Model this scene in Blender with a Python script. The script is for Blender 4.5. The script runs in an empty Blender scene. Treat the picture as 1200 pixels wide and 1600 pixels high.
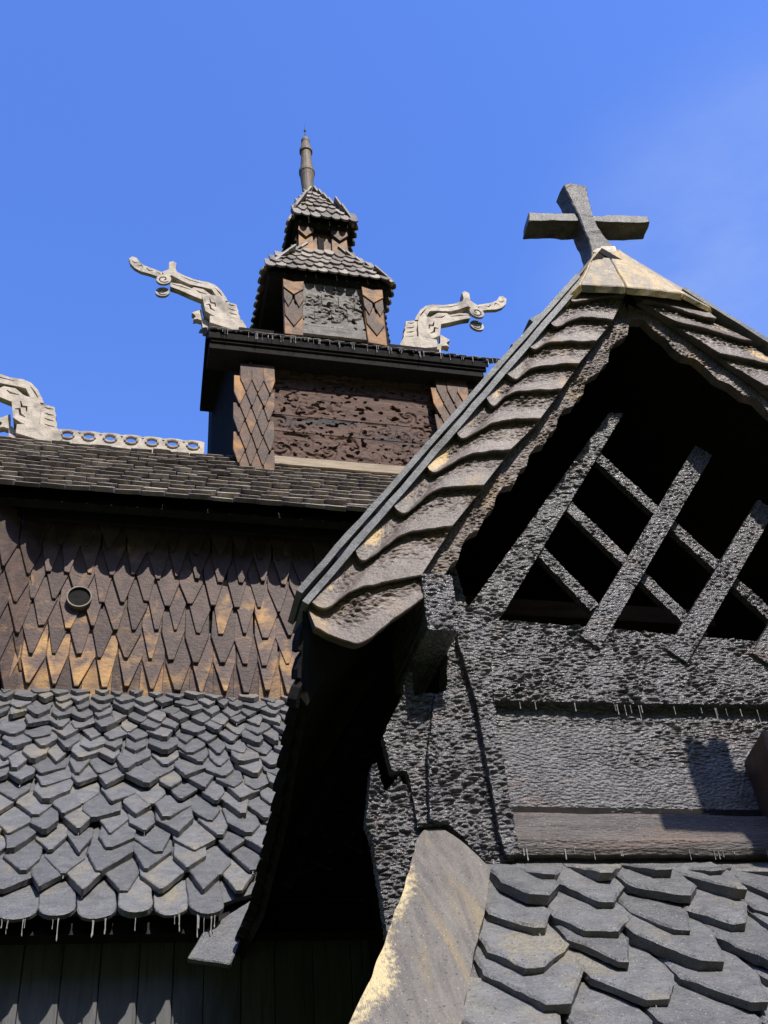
import bpy, bmesh, math, random
from mathutils import Vector, Matrix, noise
random.seed(11)
S = bpy.context.scene
COL = S.collection
R = math.radians

# ------------------------------------------------------------------ camera
F = 1650.0                                   # focal length for a 1200x1600 frame
EYE = Vector((0, 0, 1.6))
def _basis():
    up = Vector((400-600, -1400-800, F)).normalized()
    a = 8000-600
    b = -(a*up[0]+F*up[2])/up[1]
    h = Vector((a, b, F)).normalized()
    d = -h.cross(up)
    if d[2] < 0: d = -d
    return h, d, up
AX, AY, AZ = _basis()
right = Vector((AX[0], AY[0], AZ[0])); down = Vector((AX[1], AY[1], AZ[1])); fwd = Vector((AX[2], AY[2], AZ[2]))
cd = bpy.data.cameras.new('camera'); cam = bpy.data.objects.new('camera', cd); COL.objects.link(cam)
cd.sensor_fit = 'VERTICAL'; cd.sensor_height = 24; cd.lens = 24*F/1600
cd.clip_start = .05; cd.clip_end = 5000
m3 = Matrix((right, -down, -fwd)).transposed()
cam.matrix_world = Matrix.Translation(EYE) @ m3.to_4x4()
S.camera = cam

# ------------------------------------------------------------------ light
SUN_EL, SUN_AZ = 52, 14                       # azimuth from -Y towards +X
W = bpy.data.worlds.new('World'); S.world = W; W.use_nodes = True
wn, wl = W.node_tree.nodes, W.node_tree.links
sky = wn.new('ShaderNodeTexSky'); sky.sky_type = 'NISHITA'; sky.sun_disc = False
sky.sun_elevation = R(SUN_EL); sky.sun_rotation = R(180-SUN_AZ)
sky.air_density = 1.0; sky.dust_density = 0.4; sky.ozone_density = 2.5
bg = wn['Background']; bg.inputs['Strength'].default_value = 0.15
hs = wn.new('ShaderNodeHueSaturation'); hs.inputs['Saturation'].default_value = 1.25; hs.inputs['Value'].default_value = 1.1; hs.inputs['Hue'].default_value = .518
wl.new(sky.outputs[0], hs.inputs['Color']); tc = wn.new('ShaderNodeTexCoord'); mp = wn.new('ShaderNodeMapping'); mp.inputs['Scale'].default_value = (3, 3, 9)
cn = wn.new('ShaderNodeTexNoise'); cn.inputs['Scale'].default_value = 1.0; cn.inputs['Detail'].default_value = 7; cn.inputs['Roughness'].default_value = .62
wl.new(tc.outputs['Generated'], mp.inputs['Vector']); wl.new(mp.outputs[0], cn.inputs['Vector'])
dt = wn.new('ShaderNodeVectorMath'); dt.operation = 'DOT_PRODUCT'; wl.new(tc.outputs['Generated'], dt.inputs[0])
hz_ = Vector((1250-600, 470-800, F)); hz_ = Vector((hz_.dot(AX), hz_.dot(AY), hz_.dot(AZ))).normalized(); dt.inputs[1].default_value = hz_
mr_ = wn.new('ShaderNodeMapRange'); mr_.interpolation_type = 'SMOOTHSTEP'; wl.new(dt.outputs['Value'], mr_.inputs[0])
mr_.inputs[1].default_value = .965; mr_.inputs[2].default_value = 1.0; mr_.inputs[3].default_value = 0; mr_.inputs[4].default_value = 1.0
cr_ = wn.new('ShaderNodeMapRange'); wl.new(cn.outputs['Fac'], cr_.inputs[0]); cr_.inputs[1].default_value = .38; cr_.inputs[2].default_value = .75; cr_.inputs[3].default_value = 0; cr_.inputs[4].default_value = .22
mu_ = wn.new('ShaderNodeMath'); mu_.operation = 'MULTIPLY'; wl.new(mr_.outputs[0], mu_.inputs[0]); wl.new(cr_.outputs[0], mu_.inputs[1])
cx_ = wn.new('ShaderNodeMix'); cx_.data_type = 'RGBA'; wl.new(mu_.outputs[0], cx_.inputs[0]); wl.new(hs.outputs[0], cx_.inputs[6]); cx_.inputs[7].default_value = (2.2, 2.5, 2.9, 1)
wl.new(cx_.outputs[2], bg.inputs['Color'])                     # thin cloud low on the right
sd = bpy.data.lights.new('sun', 'SUN'); sun = bpy.data.objects.new('sun', sd); COL.objects.link(sun)
sd.energy = 3.3; sd.angle = R(.5); sd.color = (1, .95, .86)
to_sun = Vector((math.sin(R(SUN_AZ))*math.cos(R(SUN_EL)), -math.cos(R(SUN_AZ))*math.cos(R(SUN_EL)), math.sin(R(SUN_EL))))
sun.rotation_euler = to_sun.to_track_quat('Z', 'Y').to_euler()
sun.location = (0, -10, 30)
S.view_settings.view_transform = 'Standard'; S.view_settings.look = 'None'
S.view_settings.exposure = 1.1; S.view_settings.gamma = 1

# ------------------------------------------------------------------ picture ray -> point at a known depth
def ray(px, py):
    r = Vector((px-600, py-800, F)); return Vector((r.dot(AX), r.dot(AY), r.dot(AZ)))
def P(px, py, Y):
    r = ray(px, py); return EYE + r*(Y/r.y)
def PX(px, py, X):
    r = ray(px, py); return EYE + r*(X/r.x)
def PP(px, py, p0, n):
    r = ray(px, py); return EYE + r*((Vector(p0)-EYE).dot(n)/r.dot(n))
def PL(pts, Y): return [P(x, y, Y) for x, y in pts]

# ------------------------------------------------------------------ materials
def mat(name, c1, c2, patch=None, amt=.5, pscale=2.0, rough=.5, grain=(1, 1, 1), nscale=6, fine=45, bump=.012,
        crack=0, cscale=(22, 22, 40), isl=.25, speck=0, spec=.5, zramp=None, streak=0, wear=None):
    m = bpy.data.materials.new(name); m.use_nodes = True
    N, L = m.node_tree.nodes, m.node_tree.links
    b = N['Principled BSDF']; b.inputs['Roughness'].default_value = rough
    b.inputs['Specular IOR Level'].default_value = spec
    geo = N.new('ShaderNodeNewGeometry')
    def mapped(s):
        mp = N.new('ShaderNodeMapping'); mp.inputs['Scale'].default_value = s
        L.new(geo.outputs['Position'], mp.inputs['Vector']); return mp.outputs[0]
    def noi(vec, sc, det=4, ro=.6, dist=0):
        n = N.new('ShaderNodeTexNoise'); n.inputs['Scale'].default_value = sc; n.inputs['Detail'].default_value = det
        n.inputs['Roughness'].default_value = ro; n.inputs['Distortion'].default_value = dist
        L.new(vec, n.inputs['Vector']); return n.outputs['Fac']
    def ramp(fac, a, bb, ca=(0, 0, 0, 1), cb=(1, 1, 1, 1)):
        r = N.new('ShaderNodeValToRGB'); e = r.color_ramp.elements
        e[0].position = a; e[1].position = bb; e[0].color = ca; e[1].color = cb
        L.new(fac, r.inputs[0]); return r.outputs[0]
    def mix(fac, a, bb, t='MIX'):
        x = N.new('ShaderNodeMix'); x.data_type = 'RGBA'; x.blend_type = t
        if isinstance(fac, (int, float)): x.inputs[0].default_value = fac
        else: L.new(fac, x.inputs[0])
        for s, v in ((6, a), (7, bb)):
            if isinstance(v, tuple): x.inputs[s].default_value = v if len(v) == 4 else (*v, 1)
            else: L.new(v, x.inputs[s])
        return x.outputs[2]
    def math_(op, a, bb):
        x = N.new('ShaderNodeMath'); x.operation = op
        for s, v in ((0, a), (1, bb)):
            if isinstance(v, (int, float)): x.inputs[s].default_value = v
            else: L.new(v, x.inputs[s])
        return x.outputs[0]
    g = mapped(grain)
    n1 = noi(g, nscale, 6, .65, .4)
    col = mix(ramp(n1, .35, .68), c1, c2)
    nf = noi(g, fine, 4, .7)
    if patch:
        pn = noi(g, pscale, 4, .55, .6)
        if zramp:
            sx = N.new('ShaderNodeSeparateXYZ'); L.new(geo.outputs['Position'], sx.inputs[0])
            mr = N.new('ShaderNodeMapRange'); L.new(sx.outputs[2], mr.inputs[0])
            mr.inputs[1].default_value = zramp[0]; mr.inputs[2].default_value = zramp[1]
            mr.inputs[3].default_value = zramp[2]; mr.inputs[4].default_value = zramp[3]
            pn = math_('ADD', pn, mr.outputs[0])
        if isl: pn = math_('ADD', pn, math_('MULTIPLY', math_('SUBTRACT', geo.outputs['Random Per Island'], .5), .22))
        pf = ramp(pn, 1-amt-.06, 1-amt+.16)
        col = mix(pf, col, mix(ramp(nf, .3, .7), tuple(v*.6 for v in patch), patch))
    if isl:
        v = math_('ADD', math_('MULTIPLY', geo.outputs['Random Per Island'], isl*2), 1-isl)
        cv = N.new('ShaderNodeCombineColor'); [L.new(v, cv.inputs[i]) for i in range(3)]
        col = mix(1.0, col, cv.outputs[0], 'MULTIPLY')
    if streak:
        st = noi(mapped((30, 30, 1.6)), 1.0, 3, .6)
        col = mix(math_('MULTIPLY', ramp(st, .55, .8), streak), col, (.012, .012, .014))
    if speck:
        sp = noi(mapped((1, 1, 1)), 70, 2, .5)
        col = mix(math_('MULTIPLY', ramp(sp, .66, .70), speck), col, (.45, .42, .36))
        sp2 = noi(mapped((1, 1, 1)), 55, 2, .5)
        col = mix(math_('MULTIPLY', ramp(sp2, .31, .35, (1, 1, 1, 1), (0, 0, 0, 1)), .8), col, (.015, .014, .016))
    if wear:
        at = N.new('ShaderNodeAttribute'); at.attribute_name = 'wear'
        wf = math_('ADD', at.outputs['Fac'], math_('MULTIPLY', math_('SUBTRACT', noi(mapped((26, 26, 9)), 1.0, 4, .6), .5), .9))
        wf = math_('ADD', wf, math_('MULTIPLY', math_('SUBTRACT', nf, .5), .5))
        col = mix(ramp(wf, .38, .66), col, mix(ramp(nf, .3, .7), tuple(v*.7 for v in wear), wear))
    L.new(col, b.inputs['Base Color'])
    h = math_('ADD', math_('MULTIPLY', n1, .7), math_('MULTIPLY', nf, .35))
    if crack:
        vo = N.new('ShaderNodeTexVoronoi'); vo.feature = 'SMOOTH_F1'; vo.inputs['Scale'].default_value = 1
        vo.inputs['Smoothness'].default_value = .25
        wob = N.new('ShaderNodeVectorMath'); wob.operation = 'ADD'
        nc = N.new('ShaderNodeTexNoise'); nc.inputs['Scale'].default_value = 9; L.new(geo.outputs['Position'], nc.inputs['Vector'])
        L.new(mapped(cscale), wob.inputs[0]); L.new(nc.outputs['Color'], wob.inputs[1])
        L.new(wob.outputs[0], vo.inputs['Vector'])
        h = math_('SUBTRACT', h, math_('MULTIPLY', vo.outputs['Distance'], crack))
    bp = N.new('ShaderNodeBump'); bp.inputs['Strength'].default_value = 1; bp.inputs['Distance'].default_value = bump
    L.new(h, bp.inputs['Height']); L.new(bp.outputs[0], b.inputs['Normal'])
    rr = ramp(nf, .3, .7, (rough-.14,)*3+(1,), (rough+.12,)*3+(1,)); L.new(rr, b.inputs['Roughness'])
    return m

M = dict(
  grey=mat('tarred_grey_shingle', (.128, .127, .126), (.08, .079, .08), (.20, .175, .125), .38, 2.4, .5, nscale=7, fine=30, bump=.04, isl=.22, speck=.5, spec=0.45),
  brown=mat('weathered_brown_shingle', (.23, .195, .155), (.125, .106, .088), (.31, .28, .235), .42, 2.0, .6, nscale=4, fine=40, bump=.012, isl=.4, speck=.2, spec=0.3),
  scale=mat('tarred_wall_scale', (.115, .076, .062), (.062, .045, .042), (.40, .23, .09), .415, 2.6, .55, nscale=4, fine=50, bump=.016, isl=.28, crack=.25, cscale=(14, 14, 22), zramp=(9.6, 12.2, .10, -.14), spec=0.18),
  barge=mat('tarred_barge_shingle', (.165, .132, .112), (.075, .057, .05), (.30, .20, .10), .34, 1.6, .45, nscale=4, fine=55, bump=.012, isl=.12, crack=.25, cscale=(20, 20, 34), speck=.15, wear=(.52, .36, .16), spec=0.22),
  crackle=mat('alligatored_tar', (.118, .112, .116), (.040, .037, .040), (.14, .10, .085), .38, 2.2, .30, grain=(1, 1, 2.2), nscale=5, fine=70, bump=.02, isl=0, crack=.8, cscale=(24, 24, 50), speck=.25, spec=.62),
  sill=mat('greyed_sill_board', (.115, .10, .094), (.058, .052, .052), (.17, .125, .10), .45, 2.5, .45, grain=(.35, 1, 3), nscale=5, fine=60, bump=.022, isl=0, crack=.5, cscale=(16, 16, 60), speck=.45, spec=0.25),
  dark=mat('shade_black_tar_board', (.022, .02, .019), (.012, .011, .011), rough=.85, bump=.01, isl=0, spec=.08),  # tarred board blackened further to stand in for deep shade
  carved=mat('carved_reddish_board', (.125, .070, .050), (.066, .042, .035), (.045, .04, .042), .42, 1.6, .6, grain=(.5, 1, 2.5), nscale=4, fine=40, bump=.02, isl=.1, crack=.3, cscale=(5, 5, 9), spec=0.12),
  post=mat('orange_brown_scale', (.115, .062, .038), (.055, .037, .03), (.34, .165, .05), .45, 2.2, .55, nscale=4, fine=40, bump=.012, isl=.25, spec=0.12),
  greycarve=mat('grey_carved_board', (.17, .155, .135), (.09, .08, .072), rough=.6, nscale=5, fine=30, bump=.015, isl=0, spec=0.15),
  bone=mat('bleached_carved_wood', (.52, .455, .37), (.30, .26, .21), (.20, .17, .14), .40, 2.5, .6, grain=(1, 1, 1), nscale=4, fine=26, bump=.03, isl=.08, spec=0.2),
  cap=mat('worn_cap_board', (.28, .23, .16), (.16, .14, .11), (.52, .39, .19), .54, 3.0, .45, grain=(2.5, 2.5, .5), nscale=3, fine=50, bump=.008, isl=.1, speck=.3, spec=0.25),
  verge=mat('worn_verge_board', (.185, .166, .142), (.112, .102, .092), (.28, .22, .13), .40, 1.6, .5, grain=(5, .8, .8), nscale=3, fine=34, bump=.022, isl=0, speck=.5, wear=(.62, .50, .27), spec=0.25),
  strip=mat('grey_verge_strip', (.14, .142, .145), (.085, .085, .09), (.07, .065, .06), .38, 4.0, .5, nscale=6, fine=60, bump=.012, isl=.1, speck=.4, spec=0.2),
  cross=mat('tarred_cross_beam', (.125, .113, .098), (.055, .05, .047), (.32, .27, .19), .33, 3.5, .45, grain=(1, 1, 1), nscale=6, fine=50, bump=.016, isl=0, speck=.4, spec=0.2),
  bare=mat('bare_pale_wood', (.62, .49, .25), (.42, .31, .15), rough=.55, grain=(1.4, .6, .6), nscale=9, fine=60, bump=.006, isl=0),
  beam=mat('bleached_beam', (.36, .29, .20), (.22, .17, .12), rough=.65, grain=(.3, 1, 3), nscale=5, fine=40, bump=.01, isl=0, spec=0.2),
  plank=mat('greyed_plank_wall', (.115, .115, .118), (.07, .07, .074), (.05, .045, .042), .33, 1.5, .55, grain=(3, 3, .5), nscale=3, fine=40, bump=.01, isl=.15, streak=.7),
  spire=mat('weathered_spire_wood', (.2, .165, .12), (.11, .09, .07), rough=.6, grain=(3, 3, .6), nscale=4, fine=30, bump=.01, isl=0, spec=0.15),
  iron=mat('dark_iron', (.03, .03, .03), (.02, .02, .02), rough=.5, bump=.002, isl=0),
  glint_drip=mat('glint_tar_drip', (.36, .35, .34), (.22, .21, .2), rough=.2, bump=.001, isl=0, spec=.7),  # tar drips, their pale colour standing in for glints on the tar
  ring=mat('pale_vent_rim', (.20, .165, .115), (.11, .09, .07), rough=.6, bump=.004, isl=0),
  orange=mat('orange_brown_plank', (.13, .06, .03), (.06, .035, .025), rough=.5, grain=(1, 1, .4), nscale=5, fine=40, bump=.01, isl=0),
  blocker=mat('sky_blocker_hillside', (.022, .034, .014), (.012, .02, .009), (.05, .05, .04), .3, .05, .9, nscale=.12, fine=1.2, bump=2, isl=0, spec=.05),
  grass=mat('churchyard_grass', (.03, .045, .014), (.045, .056, .02), (.06, .05, .03), .35, .3, .8, nscale=.8, fine=12, bump=.05, isl=0, spec=.1),
)

# ------------------------------------------------------------------ object helpers
def tag(o, label=None, cat=None, group=None, kind=None):
    for k, v in (('label', label), ('category', cat), ('group', group), ('kind', kind)):
        if v: o[k] = v
    return o
def thing(name, loc, label, cat, group=None):
    o = bpy.data.objects.new(name, None); COL.objects.link(o); o.location = loc; o.empty_display_size = .2
    return tag(o, label, cat, group)
def origin(o):
    v = Vector(o.location); p = o.parent
    while p: v += Vector(p.location); p = p.parent
    return v
class MB:
    def __init__(s): s.v = []; s.f = []; s.m = []; s.cur = 0; s.w = {}
    def add(s, vs, fs):
        k = len(s.v); s.v += [Vector(p) for p in vs]; s.f += [tuple(i+k for i in f) for f in fs]; s.m += [s.cur]*len(fs)
    def prism(s, poly, vec):
        n = len(poly); vec = Vector(vec); a = [Vector(p) for p in poly]
        s.add(a+[p+vec for p in a], [tuple(range(n))[::-1], tuple(range(n, 2*n))]+[(i, (i+1) % n, n+(i+1) % n, n+i) for i in range(n)])
    def box(s, lo, hi):
        x0, y0, z0 = lo; x1, y1, z1 = hi
        s.prism([(x0, y0, z0), (x1, y0, z0), (x1, y1, z0), (x0, y1, z0)], (0, 0, z1-z0))
    def beam(s, a, b, w, h, side=Vector((0, 1, 0))):
        a, b = Vector(a), Vector(b); d = (b-a).normalized(); n = d.cross(side).normalized(); sd = n.cross(d)
        c = [a+sd*w*i/2+n*h*j/2 for i, j in ((-1, -1), (1, -1), (1, 1), (-1, 1))]
        s.prism(c, b-a)
    def lathe(s, c, prof, seg=14, ax=None):
        vs, fs = [], []
        for r, z in prof:
            for k in range(seg):
                t = 2*math.pi*k/seg; vs.append(Vector((c[0]+r*math.cos(t), c[1]+r*math.sin(t), c[2]+z)))
        for i in range(len(prof)-1):
            for k in range(seg):
                a = i*seg+k; b = i*seg+(k+1) % seg; fs.append((a, b, b+seg, a+seg))
        fs.append(tuple(range(seg))[::-1]); fs.append(tuple(range((len(prof)-1)*seg, len(prof)*seg)))
        s.add(vs, fs)
    def build(s, name, m, parent=None, bevel=0, smooth=False, label=None, rough=0, rs=3):
        me = bpy.data.meshes.new(name); o = bpy.data.objects.new(name, me); COL.objects.link(o)
        base = Vector((0, 0, 0))
        if parent: o.parent = parent; base = origin(parent)
        me.from_pydata([p-base for p in s.v], [], s.f)
        for p_, mi in zip(me.polygons, s.m): p_.material_index = mi
        bm = bmesh.new(); bm.from_mesh(me)
        bmesh.ops.recalc_face_normals(bm, faces=bm.faces)
        if bevel:
            es = [e for e in bm.edges if len(e.link_faces) == 2 and e.calc_face_angle(0) > .5]
            bmesh.ops.bevel(bm, geom=es, offset=bevel, segments=1, affect='EDGES', clamp_overlap=True)
        if rough:
            es = [e for e in bm.edges if e.calc_length() > .09]
            for _ in range(4):
                es = [e for e in bm.edges if e.calc_length() > .09]
                if not es or len(bm.verts) > 30000: break
                bmesh.ops.subdivide_edges(bm, edges=es, cuts=1, use_grid_fill=True)
            bmesh.ops.triangulate(bm, faces=[f for f in bm.faces if len(f.verts) > 4])
            for v in bm.verts: v.co += noise.noise_vector(v.co*rs*3)*rough + noise.noise_vector(v.co*rs)*rough
        bm.to_mesh(me); bm.free()
        if s.w:
            at = me.attributes.new('wear', 'FLOAT', 'POINT')
            for i_, v_ in s.w.items(): at.data[i_].value = v_
        if smooth:
            for p in me.polygons: p.use_smooth = True
        for mm in (m if isinstance(m, (list, tuple)) else [m]): me.materials.append(mm)
        if label: o['label'] = label
        return o

def cutmesh(outline, holes, Y, th):
    """flat board in the plane y = Y (front face) with real holes; outline and holes are lists of (x, z)"""
    cu = bpy.data.curves.new('t', 'CURVE'); cu.dimensions = '2D'; cu.fill_mode = 'BOTH'; cu.extrude = th/2
    for pl in [outline]+list(holes):
        sp = cu.splines.new('POLY'); sp.points.add(len(pl)-1); sp.use_cyclic_u = True
        for q, p in zip(sp.points, pl): q.co = (p[0], p[1], 0, 1)
    o = bpy.data.objects.new('t', cu); COL.objects.link(o)
    dg = bpy.context.evaluated_depsgraph_get(); me = bpy.data.meshes.new_from_object(o.evaluated_get(dg))
    vs = [Vector((v.co.x, Y+th/2-v.co.z, v.co.y)) for v in me.vertices]; fs = [tuple(p.vertices) for p in me.polygons]
    bpy.data.objects.remove(o); bpy.data.curves.remove(cu); bpy.data.meshes.remove(me)
    return vs, fs
def xz(pts): return [(p[0], p[2]) for p in pts]

def rough_poly(mb, poly, Y, cell, amp, sx, sz, th, mask=None, seed=0, lean=0, yf=None):
    """board with an alligatored, really displaced front; poly is a list of (x, z)"""
    x0 = min(p[0] for p in poly); x1 = max(p[0] for p in poly); z0 = min(p[1] for p in poly); z1 = max(p[1] for p in poly)
    nx = int((x1-x0)/cell)+2; nz = int((z1-z0)/cell)+2
    n = len(poly)
    def inside(x, z):
        c = False; j = n-1
        for i in range(n):
            a, b = poly[i], poly[j]
            if (a[1] > z) != (b[1] > z) and x < (b[0]-a[0])*(z-a[1])/(b[1]-a[1])+a[0]: c = not c
            j = i
        return c
    def near(x, z):
        best = None
        for i in range(n):
            a = Vector(poly[i]); b = Vector(poly[(i+1) % n]); d = b-a; L2 = d.length_squared
            t = 0 if L2 == 0 else max(0, min(1, (Vector((x, z))-a).dot(d)/L2)); q = a+d*t; dd = (q-Vector((x, z))).length
            if best is None or dd < best[0]: best = (dd, q)
        return best
    keep = {}
    for i in range(nx):
        for k in range(nz):
            if inside(x0+(i+.5)*cell, z0+(k+.5)*cell): keep[(i, k)] = 1
    idx = {}; vs = []; fs = []; cnt = {}
    def vid(i, k):
        if (i, k) not in idx: idx[(i, k)] = len(vs); vs.append([x0+i*cell, z0+k*cell])
        return idx[(i, k)]
    for (i, k) in keep:
        f = (vid(i, k), vid(i+1, k), vid(i+1, k+1), vid(i, k+1)); fs.append(f)
        for a, b in ((0, 1), (1, 2), (2, 3), (3, 0)):
            e = (f[a], f[b]); cnt[e] = 1
    bnd = [e for e in cnt if (e[1], e[0]) not in cnt]
    bv = set(i for e in bnd for i in e)
    for i in bv:
        d, q = near(*vs[i])
        if d < cell*1.5: vs[i] = [q.x+random.uniform(-1, 1)*amp*.15, q.y+random.uniform(-1, 1)*amp*.15]
    out = []
    for x, z in vs:
        w = noise.noise(Vector((x*7, seed, z*7)))*.6
        q_ = Vector((x*sx*.8+w, seed*3.1, z*sz+w)); d, pp_ = noise.voronoi(q_)
        h = min(1, (d[1]-d[0])*1.7)*max(.25, 1-.75*(q_.z-pp_[0].z))
        h = h*(.75+.6*noise.noise(Vector((x*2.3, seed+5, z*2.3))))
        a = amp*(mask(x, z) if mask else 1)
        out.append(Vector((x, Y+(yf(x) if yf else 0)-h*a-noise.noise(Vector((x*3, seed, z*3)))*.006+lean*(z-z0), z)))
    k0 = len(out)
    bi = {}
    for i in bv: bi[i] = len(out); p = out[i]; out.append(Vector((p.x, Y+(yf(p.x) if yf else 0)+th+lean*(p.z-z0), p.z)))
    fs += [(b, a, bi[a], bi[b]) for a, b in bnd]
    mb.add(out, fs)

def shingles(mb, O, u, v, width, rows, w, e, t, tip=.5, blunt=.12, jit=1.0, keep=None, round0=True, drips=None, L=None, edge=.010, v0=0, vmax=None):
    """overlapping thick shingles with pointed tips; O eave corner, u along the eave, v up the slope"""
    O, u, v = Vector(O), Vector(u).normalized(), Vector(v).normalized(); n = u.cross(v)
    rnd = random.uniform
    table = rows if isinstance(rows, list) else [(v0+r*e, w, e) for r in range(rows)]
    for r, (vr, w, e) in enumerate(table):
        x = -w*(.5 if r % 2 else 0)-w*random.uniform(0, .12)*jit
        while x < width+w*.6:
            ww = w*(1+jit*rnd(-.18, .18)); cx = x+ww/2; x += ww
            vv = vr+(0 if r == 0 and round0 else jit*rnd(-.12, .12)*e)
            if keep and not keep(cx, vv): continue
            LL = L or 2.15*e; LL = LL if vmax is None else max(.6*e, min(LL, vmax-vv)); tt = t*(1+jit*rnd(-.3, .3)); h0 = t*2.15*.92+jit*rnd(-.15, .3)*t
            g = w*.012; hw = ww/2-g; tl = e*tip*(1+jit*rnd(-.25, .25))*1.9; sk = jit*rnd(-.13, .13)*ww; bl = ww*blunt*(1+jit*rnd(-.5, .6))
            if r == 0 and round0:
                pts = [(hw*math.cos(a), e*.45*(1-math.sin(a))) for a in [math.pi*k/8 for k in range(8, -1, -1)]]
                pts = [(-hw, e*.5)]+[(hw*math.cos(math.pi+math.pi*k/8), e*.5+e*.5*math.sin(math.pi+math.pi*k/8)) for k in range(1, 8)]+[(hw, e*.5)]
                pts += [(hw, LL), (-hw, LL)]
            else:
                pts = [(-bl+sk, 0), (bl+sk, jit*rnd(-.03, .03)*e), (hw, tl*(1+jit*rnd(-.12, .12))), (hw, LL), (-hw, LL), (-hw, tl*(1+jit*rnd(-.12, .12)))]
            rot = jit*rnd(-.05, .05); c, s_ = math.cos(rot), math.sin(rot); tw = jit*rnd(-.05, .05)
            k = len(pts)
            cxm = sum(p[0] for p in pts)/k; cym = sum(p[1] for p in pts)/k
            ring = [[], [], []]
            for (a, b) in pts:
                ia, ib = a, b
                dx, dy = cxm-a, e*.9-b; dl = math.hypot(dx, dy) or 1
                ia, ib = a+dx/dl*edge*1.3, b+dy/dl*edge*1.3
                def pos(a, b, h):
                    a2, b2 = a*c-b*s_, a*s_+b*c
                    return O+u*(cx+a2)+v*(vv+b2)+n*(h0*(1-b/LL)+h+tw*a)
                ring[0].append(pos(a, b, 0)); ring[1].append(pos(a, b, tt-edge*.7)); ring[2].append(pos(ia, ib, tt))
            vs = ring[0]+ring[1]+ring[2]
            fs = [tuple(range(k))[::-1], tuple(range(2*k, 3*k))]
            for j in (0, 1):
                fs += [(j*k+i, j*k+(i+1) % k, (j+1)*k+(i+1) % k, (j+1)*k+i) for i in range(k)]
            mb.add(vs, fs)
            if drips is not None and (rnd(0, 1) < (.85 if r == 0 else .22)):
                for _ in range(random.choice((1, 3, 4, 5)) if r == 0 else 1):
                    a = (rnd(-.6, .6)*hw if r == 0 else sk); b = e*.5*(1-math.sqrt(max(0, 1-(a/hw)**2))) if r == 0 else 0
                    p = O+u*(cx+a)+v*(vv+b)+n*(h0+.01); ln = rnd(.04, .22)**1.0 if r == 0 else rnd(.02, .07)
                    drip(drips, p, ln, rnd(.003, .0085))
def rowtable(length, w0, w1, e0, e1):
    o, v = [], 0
    while v < length:
        f = v/length; e = e0+(e1-e0)*f; o.append((v, w0+(w1-w0)*f, e)); v += e
    return o
def drip(mb, p, ln, r=.0055):
    mb.cur = 1
    prof = [(.6*r, -ln), (1.1*r, -ln*.92), (.6*r, -ln*.6), (.8*r, -ln*.2), (1.4*r, .01)]
    mb.lathe(p, prof, 5); mb.cur = 0

def relief(mb, x0, x1, z0, z1, Y, th, fn, cell=.02):
    nx, nz = max(2, int((x1-x0)/cell)), max(2, int((z1-z0)/cell)); vs, fs = [], []
    for k in range(nz+1):
        for i in range(nx+1):
            x = x0+(x1-x0)*i/nx; z = z0+(z1-z0)*k/nz; vs.append(Vector((x, Y-fn(x, z), z)))
    for k in range(nz):
        for i in range(nx): a = k*(nx+1)+i; fs.append((a, a+1, a+nx+2, a+nx+1))
    ring = list(range(nx+1))+[k*(nx+1)+nx for k in range(1, nz+1)]+[nz*(nx+1)+i for i in range(nx-1, -1, -1)]+[k*(nx+1) for k in range(nz-1, 0, -1)]
    b0 = len(vs)
    for i in ring: vs.append(Vector((vs[i].x, Y+th, vs[i].z)))
    n = len(ring)
    for i in range(n): fs.append((ring[(i+1) % n], ring[i], b0+i, b0+(i+1) % n))
    mb.add(vs, fs)
def scroll(z0, z1, lam, seed, depth):
    """running vine: log spirals left and right of a waving stem, cut deep between the strands"""
    zm, H = (z0+z1)/2, (z1-z0)
    def f(x, z):
        u = (x+seed)/lam; k = math.floor(u*2); best = None
        for kk in (k-1, k, k+1):
            c = ((kk+.5)*lam/2-seed, zm+(-1)**kk*H*.10); d = math.hypot((x-c[0])*1.0, (z-c[1])*1.15)
            if best is None or d < best[0]: best = (d, kk, math.atan2(z-c[1], x-c[0]))
        d, kk, th = best; r = d/(H*.5)+.06
        ph = th*(1 if kk % 2 else -1)+2.6*math.log(r)
        a = math.cos(ph)*.6+math.cos(2*ph+1.3+3*noise.noise(Vector((x*3, seed, z*3))))*.55+.55*noise.noise(Vector((x*9, seed, z*13)))
        m = max(0, min(1, (a+.05)*1.8+.5)); pit = max(0, min(1, (-a-.30)*3))
        e = min(1, (z-z0)/(.07*H), (z1-z)/(.07*H)); e = max(0, e)
        dens = max(.15, min(1, .65+1.5*noise.noise(Vector((x*.9, seed+3, z*1.2)))))
        n1 = noise.noise(Vector((x*6.5+seed, seed*2.1, z*11)))+.35*noise.noise(Vector((x*17, seed, z*24)))
        hole = max(0, min(1, (n1-.36+.18*noise.noise(Vector((x*1.3, seed, z*1.6))))*6))
        return -depth*e*(dens*((1-m)*.35+pit*.35)+hole*1.5)+noise.noise(Vector((x*2, seed, z*5)))*.006
    return f
def tube(mb, pts, r, seg=6):
    vs, fs = [], []
    for i, p in enumerate(pts):
        d = (Vector(pts[min(i+1, len(pts)-1)])-Vector(pts[max(i-1, 0)])).normalized()
        a = d.orthogonal().normalized(); b = d.cross(a)
        rr = r[i] if isinstance(r, (list, tuple)) else r
        vs += [Vector(p)+(a*math.cos(2*math.pi*k/seg)+b*math.sin(2*math.pi*k/seg))*rr for k in range(seg)]
    for i in range(len(pts)-1):
        for k in range(seg):
            a = i*seg+k; b = i*seg+(k+1) % seg; fs.append((a, b, b+seg, a+seg))
    fs += [tuple(range(seg))[::-1], tuple(range((len(pts)-1)*seg, len(pts)*seg))]
    mb.add(vs, fs)

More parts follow.
